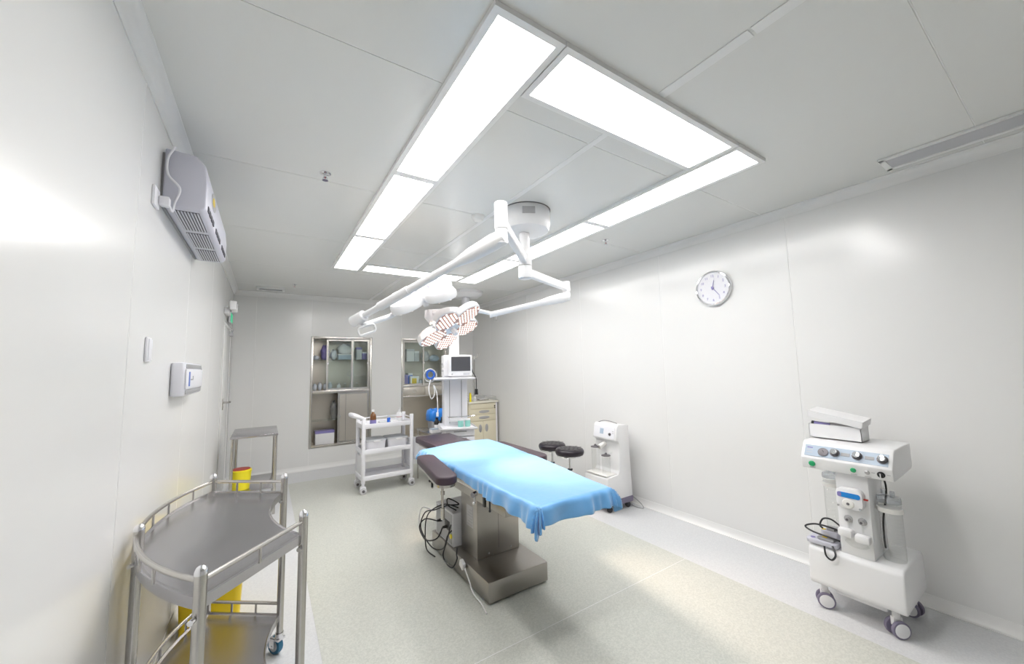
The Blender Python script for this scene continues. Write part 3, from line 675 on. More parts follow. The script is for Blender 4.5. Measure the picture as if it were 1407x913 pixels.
# outer arc from A (back) round the wall side to D (front); inner concave arc from C to B
def bez(p0, p1, p2, n_=20):
    p0, p1, p2 = V(p0[:2]), V(p1[:2]), V(p2[:2]); c = 2 * p1 - .5 * p0 - .5 * p2
    return [tuple(((1 - t) ** 2) * p0 + 2 * t * (1 - t) * c + t * t * p2) for t in [i / n_ for i in range(n_ + 1)]]
def circ3(p0, p1, p2, n_=28):
    ax, ay = p0[0], p0[1]; bx, by = p1[0], p1[1]; cx, cy = p2[0], p2[1]
    d_ = 2 * (ax * (by - cy) + bx * (cy - ay) + cx * (ay - by))
    ux = ((ax * ax + ay * ay) * (by - cy) + (bx * bx + by * by) * (cy - ay) + (cx * cx + cy * cy) * (ay - by)) / d_
    uy = ((ax * ax + ay * ay) * (cx - bx) + (bx * bx + by * by) * (ax - cx) + (cx * cx + cy * cy) * (bx - ax)) / d_
    r = math.hypot(ax - ux, ay - uy); a0 = math.atan2(ay - uy, ax - ux); a1 = math.atan2(by - uy, bx - ux); a2 = math.atan2(cy - uy, cx - ux)
    def nrm(a, ref):
        while a < ref: a += 2 * PI
        return a
    if nrm(a1, a0) <= nrm(a2, a0): e = nrm(a2, a0)
    else: e = -((a0 - a2) % (2 * PI)) + a0
    return [(ux + r * math.cos(a0 + (e - a0) * i / n_), uy + r * math.sin(a0 + (e - a0) * i / n_)) for i in range(n_ + 1)]
outer = circ3(LA, (-.43, 2.34), LD)
inner = circ3(LC, (.04, 2.33), LB)
outline = outer + inner
def inset(pts, k, c=(-.12, 2.32)): return [(c[0] + (p[0] - c[0]) * k, c[1] + (p[1] - c[1]) * k) for p in pts]
def tray(z, nm):
    n_ = len(outline); ins = inset(outline, .955)
    b = MB(); b.add([(x, y, z - .03) for x, y in outline] + [(x, y, z + .006) for x, y in outline] + [(x, y, z + .006) for x, y in inset(outline, .985)] + [(x, y, z) for x, y in ins],
          [(r * n_ + i, r * n_ + (i + 1) % n_, (r + 1) * n_ + (i + 1) % n_, (r + 1) * n_ + i) for r in range(3) for i in range(n_)] + [tuple(range(3 * n_, 4 * n_)), tuple(range(n_ - 1, -1, -1))])
    return b.build(nm, 'steel_tray', o, ang=25)
tray(ZT, 'tray'); tray(.215, 'lower_shelf')
def rail(pts, z, nm='guard_rail', r=.009, posts=()):
    b = MB().tube([(x, y, z) for x, y in pts], r, 10).build(nm, 'steel', o)
    return b
for z, zt_ in ((.955, ZT), (.275, .215)):
    for k, (pts, ts) in enumerate(((outer, (.12, .25, .38, .62, .72, .85)), ([tuple(LD[:2]), tuple(LC[:2])], (.5,)), ([tuple(LB[:2]), tuple(LA[:2])], (.33, .66)))):
        rail(pts, z)
        for t in ts:
            if len(pts) == 2: q = (pts[0][0] + (pts[1][0] - pts[0][0]) * t, pts[0][1] + (pts[1][1] - pts[0][1]) * t)
            else: q = pts[int(t * (len(pts) - 1))]
            MB().cyl((q[0], q[1], zt_), (q[0], q[1], z), .0055, n=10).build('rail_post', 'steel', o)
for k, p in enumerate((LA, LB, LC, LD, LE)):
    x, y = p.x, p.y
    MB().cyl((x, y, .105), (x, y, .98), .0175, n=20).build('leg', 'steel', o)
    MB().lathe([(.0185, 0), (.0185, .01), (.014, .02), (.006, .025), (.001, .026)], (x, y, .975), 18).build('leg_cap', 'chrome', o)
    MB().cyl((x - .012, y - .016, .85), (x - .018, y - .03, .85), .009, n=10).build('leg_screw', 'chrome', o)
    a = (.5, 2.2, 1.1, .3, 1.9)[k]; dx, dy = math.cos(a), math.sin(a); wx, wy = x + dx * .03, y + dy * .03
    cs = MB().cyl((x, y, .12), (x, y, .088), .022, n=16).obox((x + dx * .015, y + dy * .015, .088), (.07, .045, .012), Matrix.Rotation(a, 3, 'Z')).obox((wx - dy * .024, wy + dx * .024, .066), (.04, .003, .05), Matrix.Rotation(a, 3, 'Z')).obox((wx + dy * .024, wy - dx * .024, .066), (.04, .003, .05), Matrix.Rotation(a, 3, 'Z')).build('castor_fork', 'chrome', o)
    axv = V((-dy, dx, 0)); c = V((wx, wy, .048))
    MB().cyl(c - axv * .015, c + axv * .015, .048, n=24).build('castor_tyre', 'blue_wheel', cs, bev=.006)
    MB().cyl(c - axv * .0165, c + axv * .0165, .03, n=20).build('castor_rim', 'grey_light', cs)
    MB().cyl(c - axv * .028, c + axv * .028, .007, n=10).build('axle', 'chrome', cs)

# ---- yellow waste bin under and behind the trolley
o = thing('waste_bin', 'large yellow clinical waste bin behind the trolley near the wall', 'bin', (-.25, 3.28, 0))
def taper(x0, x1, y0, y1, z0, z1, k, nm, m, par, bev=.015):
    cx, cy = (x0 + x1) / 2, (y0 + y1) / 2
    b = MB(); P = rrect(x0, x1, y0, y1, .04, 4); n_ = len(P)
    b.add([(cx + (x - cx) * k, cy + (y - cy) * k, z0) for x, y in P] + [(x, y, z1) for x, y in P], [(i, (i + 1) % n_, n_ + (i + 1) % n_, n_ + i) for i in range(n_)] + [tuple(range(n_ - 1, -1, -1)), tuple(range(n_, 2 * n_))])
    return b.build(nm, m, par)
taper(-.42, -.075, 3.105, 3.45, 0, .60, .86, 'body', 'yellow', o)
taper(-.435, -.06, 3.09, 3.465, .60, .63, 1., 'rim', 'yellow', o)
MB().prism(rrect(-.43, -.065, 3.095, 3.46, .05), .63, .68).build('lid', 'yellow', o, bev=.015)
MB().box(-.29, -.21, 3.06, 3.11, .01, .035).build('pedal', 'black', o, bev=.005)

# ---- steel side table in the back left corner + sharps bin
o = thing('steel_table', 'small stainless steel side table in the back left corner', 'table', (-.09, 5.6, 0))
tx0, tx1, ty0, ty1, tz = -.31, .138, 5.22, 5.98, .90
MB().box(tx0, tx1, ty0, ty1, tz - .025, tz).build('table_top', 'steel_tray', o, bev=.004)
for x in (tx0 + .022, tx1 - .022):
    for y in (ty0 + .022, ty1 - .022): MB().cyl((x, y, 0), (x, y, tz - .025), .0165, n=16).build('leg', 'steel', o)
MB().box(tx0 + .01, tx1 - .01, ty0 + .01, ty1 - .01, .285, .30).build('lower_shelf', 'steel_tray', o, bev=.003)
o = thing('sharps_bin', 'small round yellow sharps bin with red lid on the steel table shelf', 'sharps bin', (-.205, 5.36, .30))
MB().lathe([(.08, 0), (.085, .005), (.1, .185), (.1, .19)], (-.205, 5.36, .3005), 28).build('body', 'yellow_bright', o)
MB().lathe([(.104, 0), (.104, .022), (.095, .03)], (-.205, 5.36, .49), 28).build('rim', 'yellow_bright', o)
MB().lathe([(.088, 0), (.088, .006), (.001, .009)], (-.205, 5.36, .52), 28).build('lid', 'red', o)

# ================================================================== WHITE PLASTIC CART
o = thing('utility_cart', 'white plastic three-tier utility cart in front of the wall cabinets', 'cart', (1.42, 5.51, 0))
cx0, cx1, cy0, cy1 = 1.075, 1.765, 5.30, 5.72
for x in (cx0 + .025, cx1 - .025):
    for y in (cy0 + .025, cy1 - .025):
        MB().cyl((x, y, .13), (x, y, .975), .026, n=18).build('post', 'plastic_white', o, bev=.006)
        cs = MB().cyl((x, y, .13), (x, y, .09), .018).prism(rrect(x - .035, x + .035, .035, .10, .018), y - .022, y + .022, 'y').build('castor', 'plastic_white', o)
        for s_ in (-1, 1): MB().cyl((x, y + s_ * .022, .042), (x, y + s_ * .036, .042), .042, n=20).build('wheel', 'grey_light', cs, bev=.004)
        for s_ in (-1, 1): MB().cyl((x, y + s_ * .036, .042), (x, y + s_ * .038, .042), .018, n=14).build('wheel_hub', 'gunmetal', cs)
for k, z in enumerate((.83, .50, .165)):
    P = rrect(cx0, cx1, cy0, cy1, .04, 4); Q = rrect(cx0 + .02, cx1 - .02, cy0 + .02, cy1 - .02, .03, 4); n_ = len(P); ht = .06
    b = MB().add([(x, y, z) for x, y in P] + [(x, y, z + ht) for x, y in P] + [(x, y, z + ht) for x, y in Q] + [(x, y, z + .015) for x, y in Q],
        [(r * n_ + i, r * n_ + (i + 1) % n_, (r + 1) * n_ + (i + 1) % n_, (r + 1) * n_ + i) for r in range(3) for i in range(n_)] + [tuple(range(3 * n_, 4 * n_)), tuple(range(n_ - 1, -1, -1))])
    b.build('tier', 'plastic_white', o, bev=.004)
MB().tube(spline([(cx0 + .03, cy0 + .03, .955), (cx0 - .03, cy0 + .03, .985), (cx0 - .085, cy0 + .07, 1.0), (cx0 - .095, (cy0 + cy1) / 2, 1.0), (cx0 - .085, cy1 - .07, 1.0), (cx0 - .03, cy1 - .03, .985), (cx0 + .03, cy1 - .03, .955)], 6), .026, 12).build('handle', 'plastic_white', o)
for x in (cx0 + .012, cx1 - .012):
    for z in (.36, .70): MB().box(x - .004, x + .004, cy0 + .05, cy1 - .05, z - .13, z + .1).build('side_panel', 'plastic_white', o, bev=.003) if z < .5 else None
MB().tube([(cx0 + .04, cy1 - .025, .93), (cx1 - .04, cy1 - .025, .93)], .007).build('guard_rail', 'plastic_white', o)
MB().tube([(cx1 - .025, cy0 + .04, .93), (cx1 - .025, cy1 - .04, .93)], .007).build('guard_rail', 'plastic_white', o)
taper(cx1 + .012, cx1 + .12, cy0 + .06, cy1 - .06, .33, .60, .85, 'side_bucket', 'plastic_white', o)
ct = .8455
def bottle(x, y, z, prof, m, label, cap, capm, lab=None, labm=None, name='bottle'):
    c = thing(name, label, 'bottle', (x, y, z))
    MB().lathe(prof, (x, y, z), 20).build('body', m, c)
    MB().lathe(cap, (x, y, z), 16).build('cap', capm, c)
    if lab: MB().lathe([(lab[0], lab[1]), (lab[0] + .0008, lab[1]), (lab[0] + .0008, lab[2]), (lab[0], lab[2])], (x, y, z), 20).build('label_band', labm, c)
    return c
bottle(1.235, 5.40, ct, [(.036, 0), (.04, .005), (.04, .13), (.034, .155), (.018, .175), (.016, .195)], 'brown_glass', 'brown glass bottle with blue label on the cart', [(.018, .193), (.019, .22), (.001, .222)], 'white', (.0402, .02, .085), 'lilac')
c = bottle(1.60, 5.44, ct, [(.034, 0), (.038, .006), (.038, .125), (.03, .15), (.016, .158), (.015, .17)], 'white', 'white pump dispenser bottle on the cart', [(.018, .165), (.018, .185), (.006, .188), (.006, .215), (.001, .215)], 'white', (.0382, .09, .096), 'red')
MB().tube([(1.60, 5.44, ct + .212), (1.60, 5.42, ct + .214), (1.60, 5.395, ct + .205)], .006).build('spout', 'white', c)
bottle(1.47, 5.50, ct, [(.02, 0), (.024, .005), (.024, .075), (.018, .085), (.012, .088)], 'blue', 'small blue vial bottle between the two bottles on the cart', [(.017, .086), (.017, .115), (.001, .116)], 'paper_grey')
for k, (x, w_) in enumerate(((1.31, .07), (1.38, .1), (1.53, .1), (1.68, .08))):
    tag(MB().box(x - w_ / 2, x + w_ / 2, 5.46 - .05 + .03 * (k % 2), 5.5 + .03 * (k % 2), ct, ct + .03 + .012 * (k % 3)).build('packet', ('paper', 'paper_grey', 'white', 'grey_light')[k], loc=(x, 5.48, ct), bev=.004),
        ('white packet beside the brown bottle on the cart', 'flat grey packet at the middle of the cart top', 'white packet left of the pump bottle', 'light grey packet at the right end of the cart top')[k], 'packet', 'packets on the cart top')
for k, x in enumerate((1.135, 1.43)):
    c = thing('storage_box', ('left white storage box with grey lid on the cart middle tier', 'right white storage box with grey lid on the cart middle tier')[k], 'box', (x + .14, 5.5, .5155), 'storage boxes on the cart')
    taper(x, x + .27, 5.36, 5.66, .516, .65, .92, 'body', 'plastic_white', c)
    MB().prism(rrect(x - .006, x + .276, 5.355, 5.665, .035), .65, .668).build('lid', 'paper_grey', c, bev=.006)
    MB().box(x + .1, x + .19, 5.347, 5.357, .635, .66).build('latch', 'white', c, bev=.003)

# ================================================================== BUILT-IN STEEL CABINETS
def shell(C, name, label):
    x0, x1, z0, z1 = C; d_ = .36
    o = thing(name, label, 'cabinet', ((x0 + x1) / 2, YB, z0), 'built-in steel cabinets')
    f = .035; y0 = YB - .012; e = .002
    for nm, bx in (('frame_stile', (x0 - e, x0 + f, z0 - e, z1 + e)), ('frame_stile', (x1 - f, x1 + e, z0 - e, z1 + e)), ('frame_rail', (x0 + f, x1 - f, z1 - f, z1 + e)), ('frame_rail', (x0 + f, x1 - f, z0 - e, z0 + f))):
        MB().box(bx[0], bx[1], y0, YB + .06, bx[2], bx[3]).build(nm, 'steel', o, bev=.003)
    t = .004
    MB().box(x0, x1, YB + d_, YB + d_ + t, z0, z1).build('back_panel', 'cab_inner', o)
    MB().box(x0, x0 + t, YB + .06, YB + d_, z0, z1).build('side_panel', 'cab_inner', o)
    MB().box(x1 - t, x1, YB + .06, YB + d_, z0, z1).build('side_panel', 'cab_inner', o)
    MB().box(x0, x1, YB + .06, YB + d_, z0, z0 + f).build('bottom_panel', 'cab_inner', o)
    MB().box(x0, x1, YB + .06, YB + d_, z1 - f, z1).build('top_panel', 'cab_inner', o)
    return o
def sliding(o, x0, x1, y, z0, z1, glass=True, knob=None):
    f = .03
    dr = MB().box(x0, x0 + f, y, y + .014, z0, z1).box(x1 - f, x1, y, y + .014, z0, z1).box(x0 + f, x1 - f, y, y + .014, z0, z0 + f).box(x0 + f, x1 - f, y, y + .014, z1 - f, z1).build('sliding_door', 'steel', o, smooth=False)
    MB().box(x0 + f, x1 - f, y + .005, y + .009, z0 + f, z1 - f).build('pane' if glass else 'door_sheet', 'glass' if glass else 'cab_face', dr)
    if knob: MB().cyl((knob[0], y, knob[1]), (knob[0], y - .006, knob[1]), .014, n=12).build('finger_pull', 'chrome', dr)
x0, x1, z0, z1 = C1
cab1 = shell(C1, 'wall_cabinet', 'recessed steel cabinet with glass upper doors, left one of the two')
MB().box(x0 + .035, x1 - .035, YB - .004, YB + .36, 1.225, 1.275).build('middle_rail', 'steel', cab1, bev=.003)
MB().box(x0 + .01, x1 - .01, YB + .06, YB + .33, 1.79, 1.797).build('glass_shelf', 'glass', cab1)
MB().box(x0 + .01, x0 + .47, YB + .06, YB + .33, .76, .767).build('glass_shelf', 'glass', cab1)
sliding(cab1, .86, 1.30, YB + .028, 1.276, 2.152, True, (.885, 1.73))
sliding(cab1, 1.255, 1.56, YB + .01, 1.276, 2.152, True, (1.53, 1.73))
sliding(cab1, 1.05, 1.565, YB + .01, .376, 1.224, False, (1.085, .83))
MB().box(1.175, 1.178, YB + .006, YB + .012, .38, 1.22).build('door_edge', 'gunmetal', cab1)
x0, x1, z0, z1 = C2
cab2 = shell(C2, 'wall_cabinet', 'recessed steel cabinet with a drawer row, behind the pendant')
MB().box(x0 + .035, x1 - .035, YB - .004, YB + .36, 1.265, 1.295).build('middle_rail', 'steel', cab2, bev=.003)
for xa, xb in ((x0 + .037, 2.60), (2.605, x1 - .037)):
    dw = MB().box(xa, xb, YB - .008, YB + .3, 1.10, 1.262).build('drawer', 'cab_face', cab2, bev=.004)
    xm = (xa + xb) / 2
    MB().tube([(xm + .035 * math.cos(a * .5), YB - .013, 1.185 + .026 * math.sin(a * .5)) for a in range(13)], .005, 6, True).build('ring_handle', 'chrome', dw)
MB().box(x0 + .035, x1 - .035, YB, YB + .3, 1.07, 1.098).build('drawer_rail', 'steel', cab2, bev=.003)
MB().box(x0 + .01, x1 - .01, YB + .06, YB + .33, 1.745, 1.752).build('glass_shelf', 'glass', cab2)
sliding(cab2, x0 + .04, 2.60, YB + .028, 1.296, 2.152, True, (2.57, 1.72))
sliding(cab2, 2.56, x1 - .036, YB + .01, 1.296, 2.152, True, (2.59, 1.72))
# contents
def carton(x0, x1, y0, y1, z, h, m, label, stripe=None, cat='box', grp=None, nm='carton'):
    c = thing(nm, label, cat, ((x0 + x1) / 2, (y0 + y1) / 2, z), grp)
    MB().box(x0, x1, y0, y1, z + .0005, z + h).build('body', m, c, bev=.003)
    MB().box(x0 - .001, x1 + .001, y0 - .001, y0 + (y1 - y0) * .9, z + h * .82, z + h + .0015).build('flap', stripe or m, c)
    return c
def pouch(x, y, z, w, d_, h, m, label, seed, grp='bagged supplies in the cabinets'):
    rnd = random.Random(seed); P = []
    b = MB(); n1, n2 = 8, 14; vs = []; fs = []
    for i in range(n1 + 1):
        t = i / n1; rr = math.sin(PI * min(1, max(.02, t)) * .96 + .06) ** .32
        for k in range(n2):
            a = 2 * PI * k / n2; q = rr * (1 + .3 * noise.noise(V((math.cos(a) * 2.2 + seed, math.sin(a) * 2.2, t * 4))))
            vs.append((x + w / 2 * q * math.cos(a), y + d_ / 2 * q * math.sin(a), z + h * t * (1 + .25 * noise.noise(V((math.cos(a) * 2, seed, math.sin(a) * 2))))))
    vs = [(p[0], p[1], max(p[2], z + .001)) for p in vs]
    for i in range(n1):
        for k in range(n2): fs.append((i * n2 + k, i * n2 + (k + 1) % n2, (i + 1) * n2 + (k + 1) % n2, (i + 1) * n2 + k))
    fs += [tuple(range(n2 - 1, -1, -1)), tuple(range(n1 * n2, n1 * n2 + n2))]
    return tag(b.add(vs, fs).build('supply_pouch', m, loc=(x, y, z), ang=60), label, 'pouch', grp)
s1 = 1.798; b1 = 1.276
pouch(.85, 7.32, s1, .13, .16, .25, 'lilac', 'dark lilac bagged bundle on the top shelf of the left cabinet', 1)
pouch(.985, 7.28, s1, .10, .14, .17, 'bag_clear', 'pale plastic pouch beside the lilac bundle in the left cabinet', 2)
pouch(.71, 7.30, s1, .10, .12, .07, 'bag_clear', 'small crumpled pouch at the left end of the top shelf', 3)
carton(1.06, 1.30, 7.26, 7.42, s1, .10, 'panel_blue', 'flat blue box on the top shelf of the left cabinet', 'paper')
pouch(1.18, 7.34, s1 + .102, .26, .15, .17, 'paper', 'white crumpled bag on the flat blue box', 4)
carton(1.36, 1.45, 7.26, 7.40, s1, .22, 'paper_grey', 'upright grey box on the top shelf behind the right glass door', 'lilac')
carton(1.46, 1.54, 7.28, 7.40, s1, .14, 'lilac', 'small purple box at the right end of the top shelf', 'paper')
for k in range(4): pouch(.70 + .08 * k, 7.27 + .02 * (k % 2), b1, .068, .1, .11 + .02 * (k % 2), 'bag_clear', ('clear pouch first from the left on the middle board', 'clear pouch second from the left on the middle board', 'clear pouch third from the left on the middle board', 'clear pouch fourth from the left on the middle board')[k], 10 + k)
for k in range(4):
    x = 1.08 + .1 * k
    bottle(x, 7.30, b1, [(.03, 0), (.033, .004), (.033, .07), (.015, .085), (.014, .095)], 'clear_plastic' if k % 2 else 'paper', ('white jar behind the glass, first of four on the middle board', 'clear jar behind the glass, second of four on the middle board', 'white jar behind the glass, third of four on the middle board', 'clear jar behind the glass, fourth of four on the middle board')[k], [(.017, .093), (.017, .11), (.001, .111)], 'grey_light', name='jar')
c = carton(.72, 1.01, 7.2, 7.40, .3755, .22, 'paper', 'white carton with lilac edges at the bottom of the left cabinet', 'lilac')
pouch(1.0, 7.23, .768, .12, .09, .30, 'frosted', 'hanging translucent bag beside the steel sliding door', 21)
s2 = 1.753; b2 = 1.296
carton(2.27, 2.42, 7.24, 7.40, s2, .24, 'paper', 'tall white carton on the top shelf of the right cabinet', 'paper_grey')
carton(2.43, 2.52, 7.25, 7.38, s2, .20, 'paper_grey', 'grey carton beside the tall white carton in the right cabinet', 'paper')
pouch(2.66, 7.30, s2, .16, .14, .2, 'grey_light', 'grey pouch on the top shelf of the right cabinet', 31)
pouch(2.84, 7.28, s2, .2, .14, .12, 'panel_blue', 'pale blue pouch near the pendant pole in the right cabinet', 32)
carton(2.20, 2.30, 7.24, 7.36, b2, .2, 'lilac', 'purple box at the left of the right cabinet lower board', 'lilac')
carton(2.31, 2.40, 7.28, 7.40, b2, .23, 'blue', 'blue box behind the yellow-labelled carton', 'paper')
carton(2.33, 2.50, 7.20, 7.27, b2, .17, 'paper', 'white carton with yellow label in the right cabinet', 'paper')
tag(MB().box(2.36, 2.45, 7.1975, 7.199, b2 + .03, b2 + .13).build('label_sheet', 'yellow', loc=(2.4, 7.198, b2)), 'yellow label on the white carton in the right cabinet', 'label')
pouch(2.56, 7.27, b2, .09, .1, .1, 'bag_clear', 'clear pouch beside the white carton in the right cabinet', 33)

# ---- low steel stand left of the pendant, with blue-bagged bin, bottles and carton on it
o = thing('steel_stand', 'low steel stand behind the table headrest, left of the pendant', 'stand', (2.10, 5.28, 0))
MB().box(1.90, 2.31, 4.98, 5.60, .705, .725).build('top', 'steel_tray', o, bev=.004)
for x in (1.92, 2.29):
    for y in (5.0, 5.58): MB().cyl((x, y, 0), (x, y, .706), .013, n=12).build('leg', 'steel', o)
MB().box(1.91, 2.30, 4.99, 5.59, .25, .265).build('lower_shelf', 'steel_tray', o, bev=.003)
o = thing('bag_bin', 'small grey bin lined with a blue bag on the steel stand', 'bin', (2.15, 5.44, .725))
taper(2.04, 2.27, 5.33, 5.55, .7255, .88, .9, 'body', 'grey', o)
b = MB(); n2 = 28; vs = []; fs = []
for i, (q, z) in enumerate(((1.05, .835), (1.12, .85), (1.14, .93), (1.02, .985), (.72, 1.0), (.5, .95))):
    for k in range(n2):
        a = 2 * PI * k / n2; w = q * (1 + .1 * noise.noise(V((math.cos(a) * 2.5, math.sin(a) * 2.5, i * .9))))
        vs.append((2.155 + .125 * w * math.copysign(abs(math.cos(a)) ** .7, math.cos(a)), 5.44 + .12 * w * math.copysign(abs(math.sin(a)) ** .7, math.sin(a)), z + .02 * noise.noise(V((math.cos(a) * 3, math.sin(a) * 3, i + 5)))))
for i in range(5):
    for k in range(n2): fs.append((i * n2 + k, i * n2 + (k + 1) % n2, (i + 1) * n2 + (k + 1) % n2, (i + 1) * n2 + k))
fs += [tuple(range(5 * n2, 6 * n2))]
b.add(vs, fs).build('bag_liner', 'blue_bag', o, ang=60)
for k, x in enumerate((2.045, 2.13)):
    bottle(x, 5.15, .7255, [(.034, 0), (.036, .005), (.036, .13), (.02, .155), (.016, .16)], 'black', ('left black bottle standing on the steel stand', 'right black bottle standing on the steel stand, next to the pendant')[k], [(.02, .158), (.02, .185), (.001, .186)], 'black', (.0362, .05, .09), 'paper')
carton(1.915, 2.06, 5.0, 5.10, .7255, .055, 'paper', 'flat white carton at the front of the steel stand', 'panel_blue')
tag(MB().tube(spline([(2.10, 5.02, .735), (2.14, 5.05, .76), (2.18, 5.02, .74), (2.15, 5.0, .733), (2.10, 5.04, .75), (2.20, 5.06, .735)], 6), .008, 6).build('coiled_cable', 'black', loc=(2.12, 5.03, .73)), 'black cable coiled on the steel stand front', 'cable')

# ================================================================== CREAM DRAWER CABINET
o = thing('medicine_cabinet', 'cream medicine cabinet with drawers and doors beside the pendant', 'cabinet', (3.31, 6.33, 0))
kx0, kx1, ky0, ky1 = 3.03, 3.595, 6.10, 6.58
MB().box(kx0, kx1, ky0, ky1, .06, .965).build('body', 'cream', o, bev=.006)
MB().box(kx0 + .02, kx1 - .02, ky0 + .03, ky1 - .02, 0, .06).build('plinth', 'grey', o)
MB().box(kx0 - .02, kx1 + .025, ky0 - .03, ky1 + .01, .965, .995).build('top', 'cream_top', o, bev=.008)
MB().box(kx1 - .025, kx1 + .004, ky0 - .004, ky0 + .02, .07, .96).build('corner_post', 'white', o)
for k, (z0, z1) in enumerate(((.865, .955), (.765, .86), (.655, .76))):
    dw = MB().box(kx0 + .02, kx1 - .04, ky0 - .012, ky0, z0, z1).build('drawer', 'cream', o, bev=.004)
    if k: MB().lathe([(.001, .006), (.7, .006), (1, 0)], ((kx0 + kx1) / 2 + .01, ky0 - .012, (z0 + z1) / 2), 24, Matrix.Rotation(R(90), 3, 'X'), .11, .026).build('drawer_pull', 'silverplate', dw)
MB().cyl((kx1 - .055, ky0 - .012, .9), (kx1 - .055, ky0 - .02, .9), .011).build('lock', 'dark', o)
MB().cyl((kx1 - .053, ky0 - .012, .875), (kx1 - .053, ky0 - .022, .86), .008).build('key', 'dark', o)
for xa, xb, xm in ((kx0 + .02, 3.295, 3.24), (3.3, kx1 - .04, 3.37)):
    dr = MB().box(xa, xb, ky0 - .012, ky0, .08, .645).build('door', 'cream', o, bev=.004)
    MB().lathe([(.001, .006), (.75, .006), (1, 0)], (xm, ky0 - .012, .52), 24, Matrix.Rotation(R(90), 3, 'X'), .032, .07).build('door_pull', 'silverplate', dr)
MB().tube([(kx0, ky0 + .02, 1.06), (kx0, ky1, 1.06), (kx1, ky1, 1.06), (kx1, ky0 + .02, 1.06)], .006).build('guard_rail', 'chrome', o)
for x, y in ((kx0, ky0 + .02), (kx0, ky1), (kx1, ky1), (kx1, ky0 + .02)): MB().cyl((x, y, .99), (x, y, 1.06), .005, n=8).build('rail_post', 'chrome', o)
o = thing('kidney_tray', 'small steel tray lying on the cream cabinet top', 'tray', (3.40, 6.28, .995))
MB().prism(rrect(3.30, 3.50, 6.2, 6.34, .04), .996, 1.02).build('tray', 'steel', o, bev=.004)
MB().prism(rrect(3.315, 3.485, 6.215, 6.325, .03), 1.02, 1.022).build('lining', 'paper', o)
bottle(3.22, 6.25, .9955, [(.022, 0), (.026, .004), (.026, .06), (.014, .075), (.012, .085)], 'white', 'tiny white bottle on the cream cabinet top', [(.014, .084), (.014, .1), (.001, .101)], 'paper_grey')
o = thing('yellow_tube', 'upright yellow tube on the cream cabinet beside the pendant', 'tube', (3.09, 6.16, .995))
MB().cyl((3.085, 6.16, .996), (3.085, 6.16, 1.13), .02, n=16).build('body', 'yellow_bright', o)
MB().cyl((3.085, 6.16, 1.13), (3.085, 6.16, 1.155), .016, n=16).build('cap', 'yellow', o)

# ---- infusion stand in the back right corner
ix, iy = 3.50, 6.80
o = thing('infusion_stand', 'thin steel infusion stand with hooks in the back right corner', 'infusion stand', (ix, iy, 0))
MB().cyl((ix, iy, .05), (ix, iy, 1.80), .009, n=10).build('pole', 'steel', o)
MB().cyl((ix, iy, .04), (ix, iy, .9), .013, n=10).build('outer_pole', 'steel', o)
MB().ball((ix, iy, 1.81), .02).cyl((ix, iy, 1.77), (ix, iy, 1.81), .015).build('hook_hub', 'white_warm', o)
for k in range(4):
    a = .5 + PI / 2 * k; c_, s_ = math.cos(a), math.sin(a)
    MB().tube(spline([(ix, iy, 1.80), (ix + c_ * .07, iy + s_ * .07, 1.815), (ix + c_ * .12, iy + s_ * .12, 1.84), (ix + c_ * .135, iy + s_ * .135, 1.89)], 5), .005, 6).build('hook', 'white_warm', o)
for k in range(3):
    a = .3 + 2 * PI / 3 * k; MB().tube([(ix, iy, .05), (ix + math.cos(a) * .12, iy + math.sin(a) * .12, .018), (ix + math.cos(a) * .14, iy + math.sin(a) * .14, .01)], .009, 8).build('foot', 'steel', o)

# ================================================================== STOOLS
def stool(x, y, label):
    o = thing('round_stool', label, 'stool', (x, y, 0), 'round black stools')
    P = []
    for i in range(9):
        t = i / 8; P.append((.001 + .165 * t, .075 - .004 * t))
    P = [(.001, .072), (.06, .074), (.13, .073), (.158, .066), (.170, .05), (.172, .03), (.165, .006), (.15, 0), (.001, 0)]
    b = MB().lathe([(r, z + .545) for r, z in P], (x, y, 0), 40)
    for q in b.v:
        if q.z > .60:
            u, v_ = (q.x - x), (q.y - y); q.z -= .006 * (math.exp(-(u % .085 - .0425) ** 2 / .0001) + math.exp(-(v_ % .085 - .0425) ** 2 / .0001)) * .3
    b.build('seat_cushion', 'black_leather', o, ang=60)
    for i in (-1, 0, 1):
        for j in (-1, 0, 1):
            if abs(i) + abs(j) < 3: MB().ball((x + i * .07, y + j * .07, .617), .008, 8, 1, 1, .5).build('button', 'black', o)
    for k in (-1, 1):
        w = math.sqrt(.16 ** 2 - .035 ** 2)
        MB().tube([(x - w, y + k * .035, .6165), (x + w, y + k * .035, .6165)], .0022, 6).build('seam', 'black', o)
        MB().tube([(x + k * .035, y - w, .6165), (x + k * .035, y + w, .6165)], .0022, 6).build('seam', 'black', o)
    MB().lathe([(.155, .53), (.16, .535), (.16, .546), (.155, .548)], (x, y, 0), 36).build('chrome_ring', 'chrome', o)
    MB().cyl((x, y, .36), (x, y, .535), .014, n=16).build('piston', 'chrome', o)
    MB().cyl((x, y, .08), (x, y, .37), .024, n=16).build('cylinder', 'chrome', o)
    MB().lathe([(.026, .36), (.03, .365), (.03, .378), (.014, .38)], (x, y, 0), 16).build('collar', 'dark', o)
    for k in range(5):
        a = .4 + 2 * PI * k / 5; c_, s_ = math.cos(a), math.sin(a)
        lg = MB().tube([(x, y, .10), (x + c_ * .12, y + s_ * .12, .085), (x + c_ * .165, y + s_ * .165, .062)], [.022, .018, .014], 8).build('leg', 'chrome', o)
        MB().cyl((x + c_ * .165 - s_ * .018, y + s_ * .165 + c_ * .018, .026), (x + c_ * .165 + s_ * .018, y + s_ * .165 - c_ * .018, .026), .026, n=16).cyl((x + c_ * .165, y + s_ * .165, .026), (x + c_ * .165, y + s_ * .165, .062), .008).build('castor', 'rubber', lg)
stool(3.11, 3.90, 'black round stool, farther of the pair behind the drape')
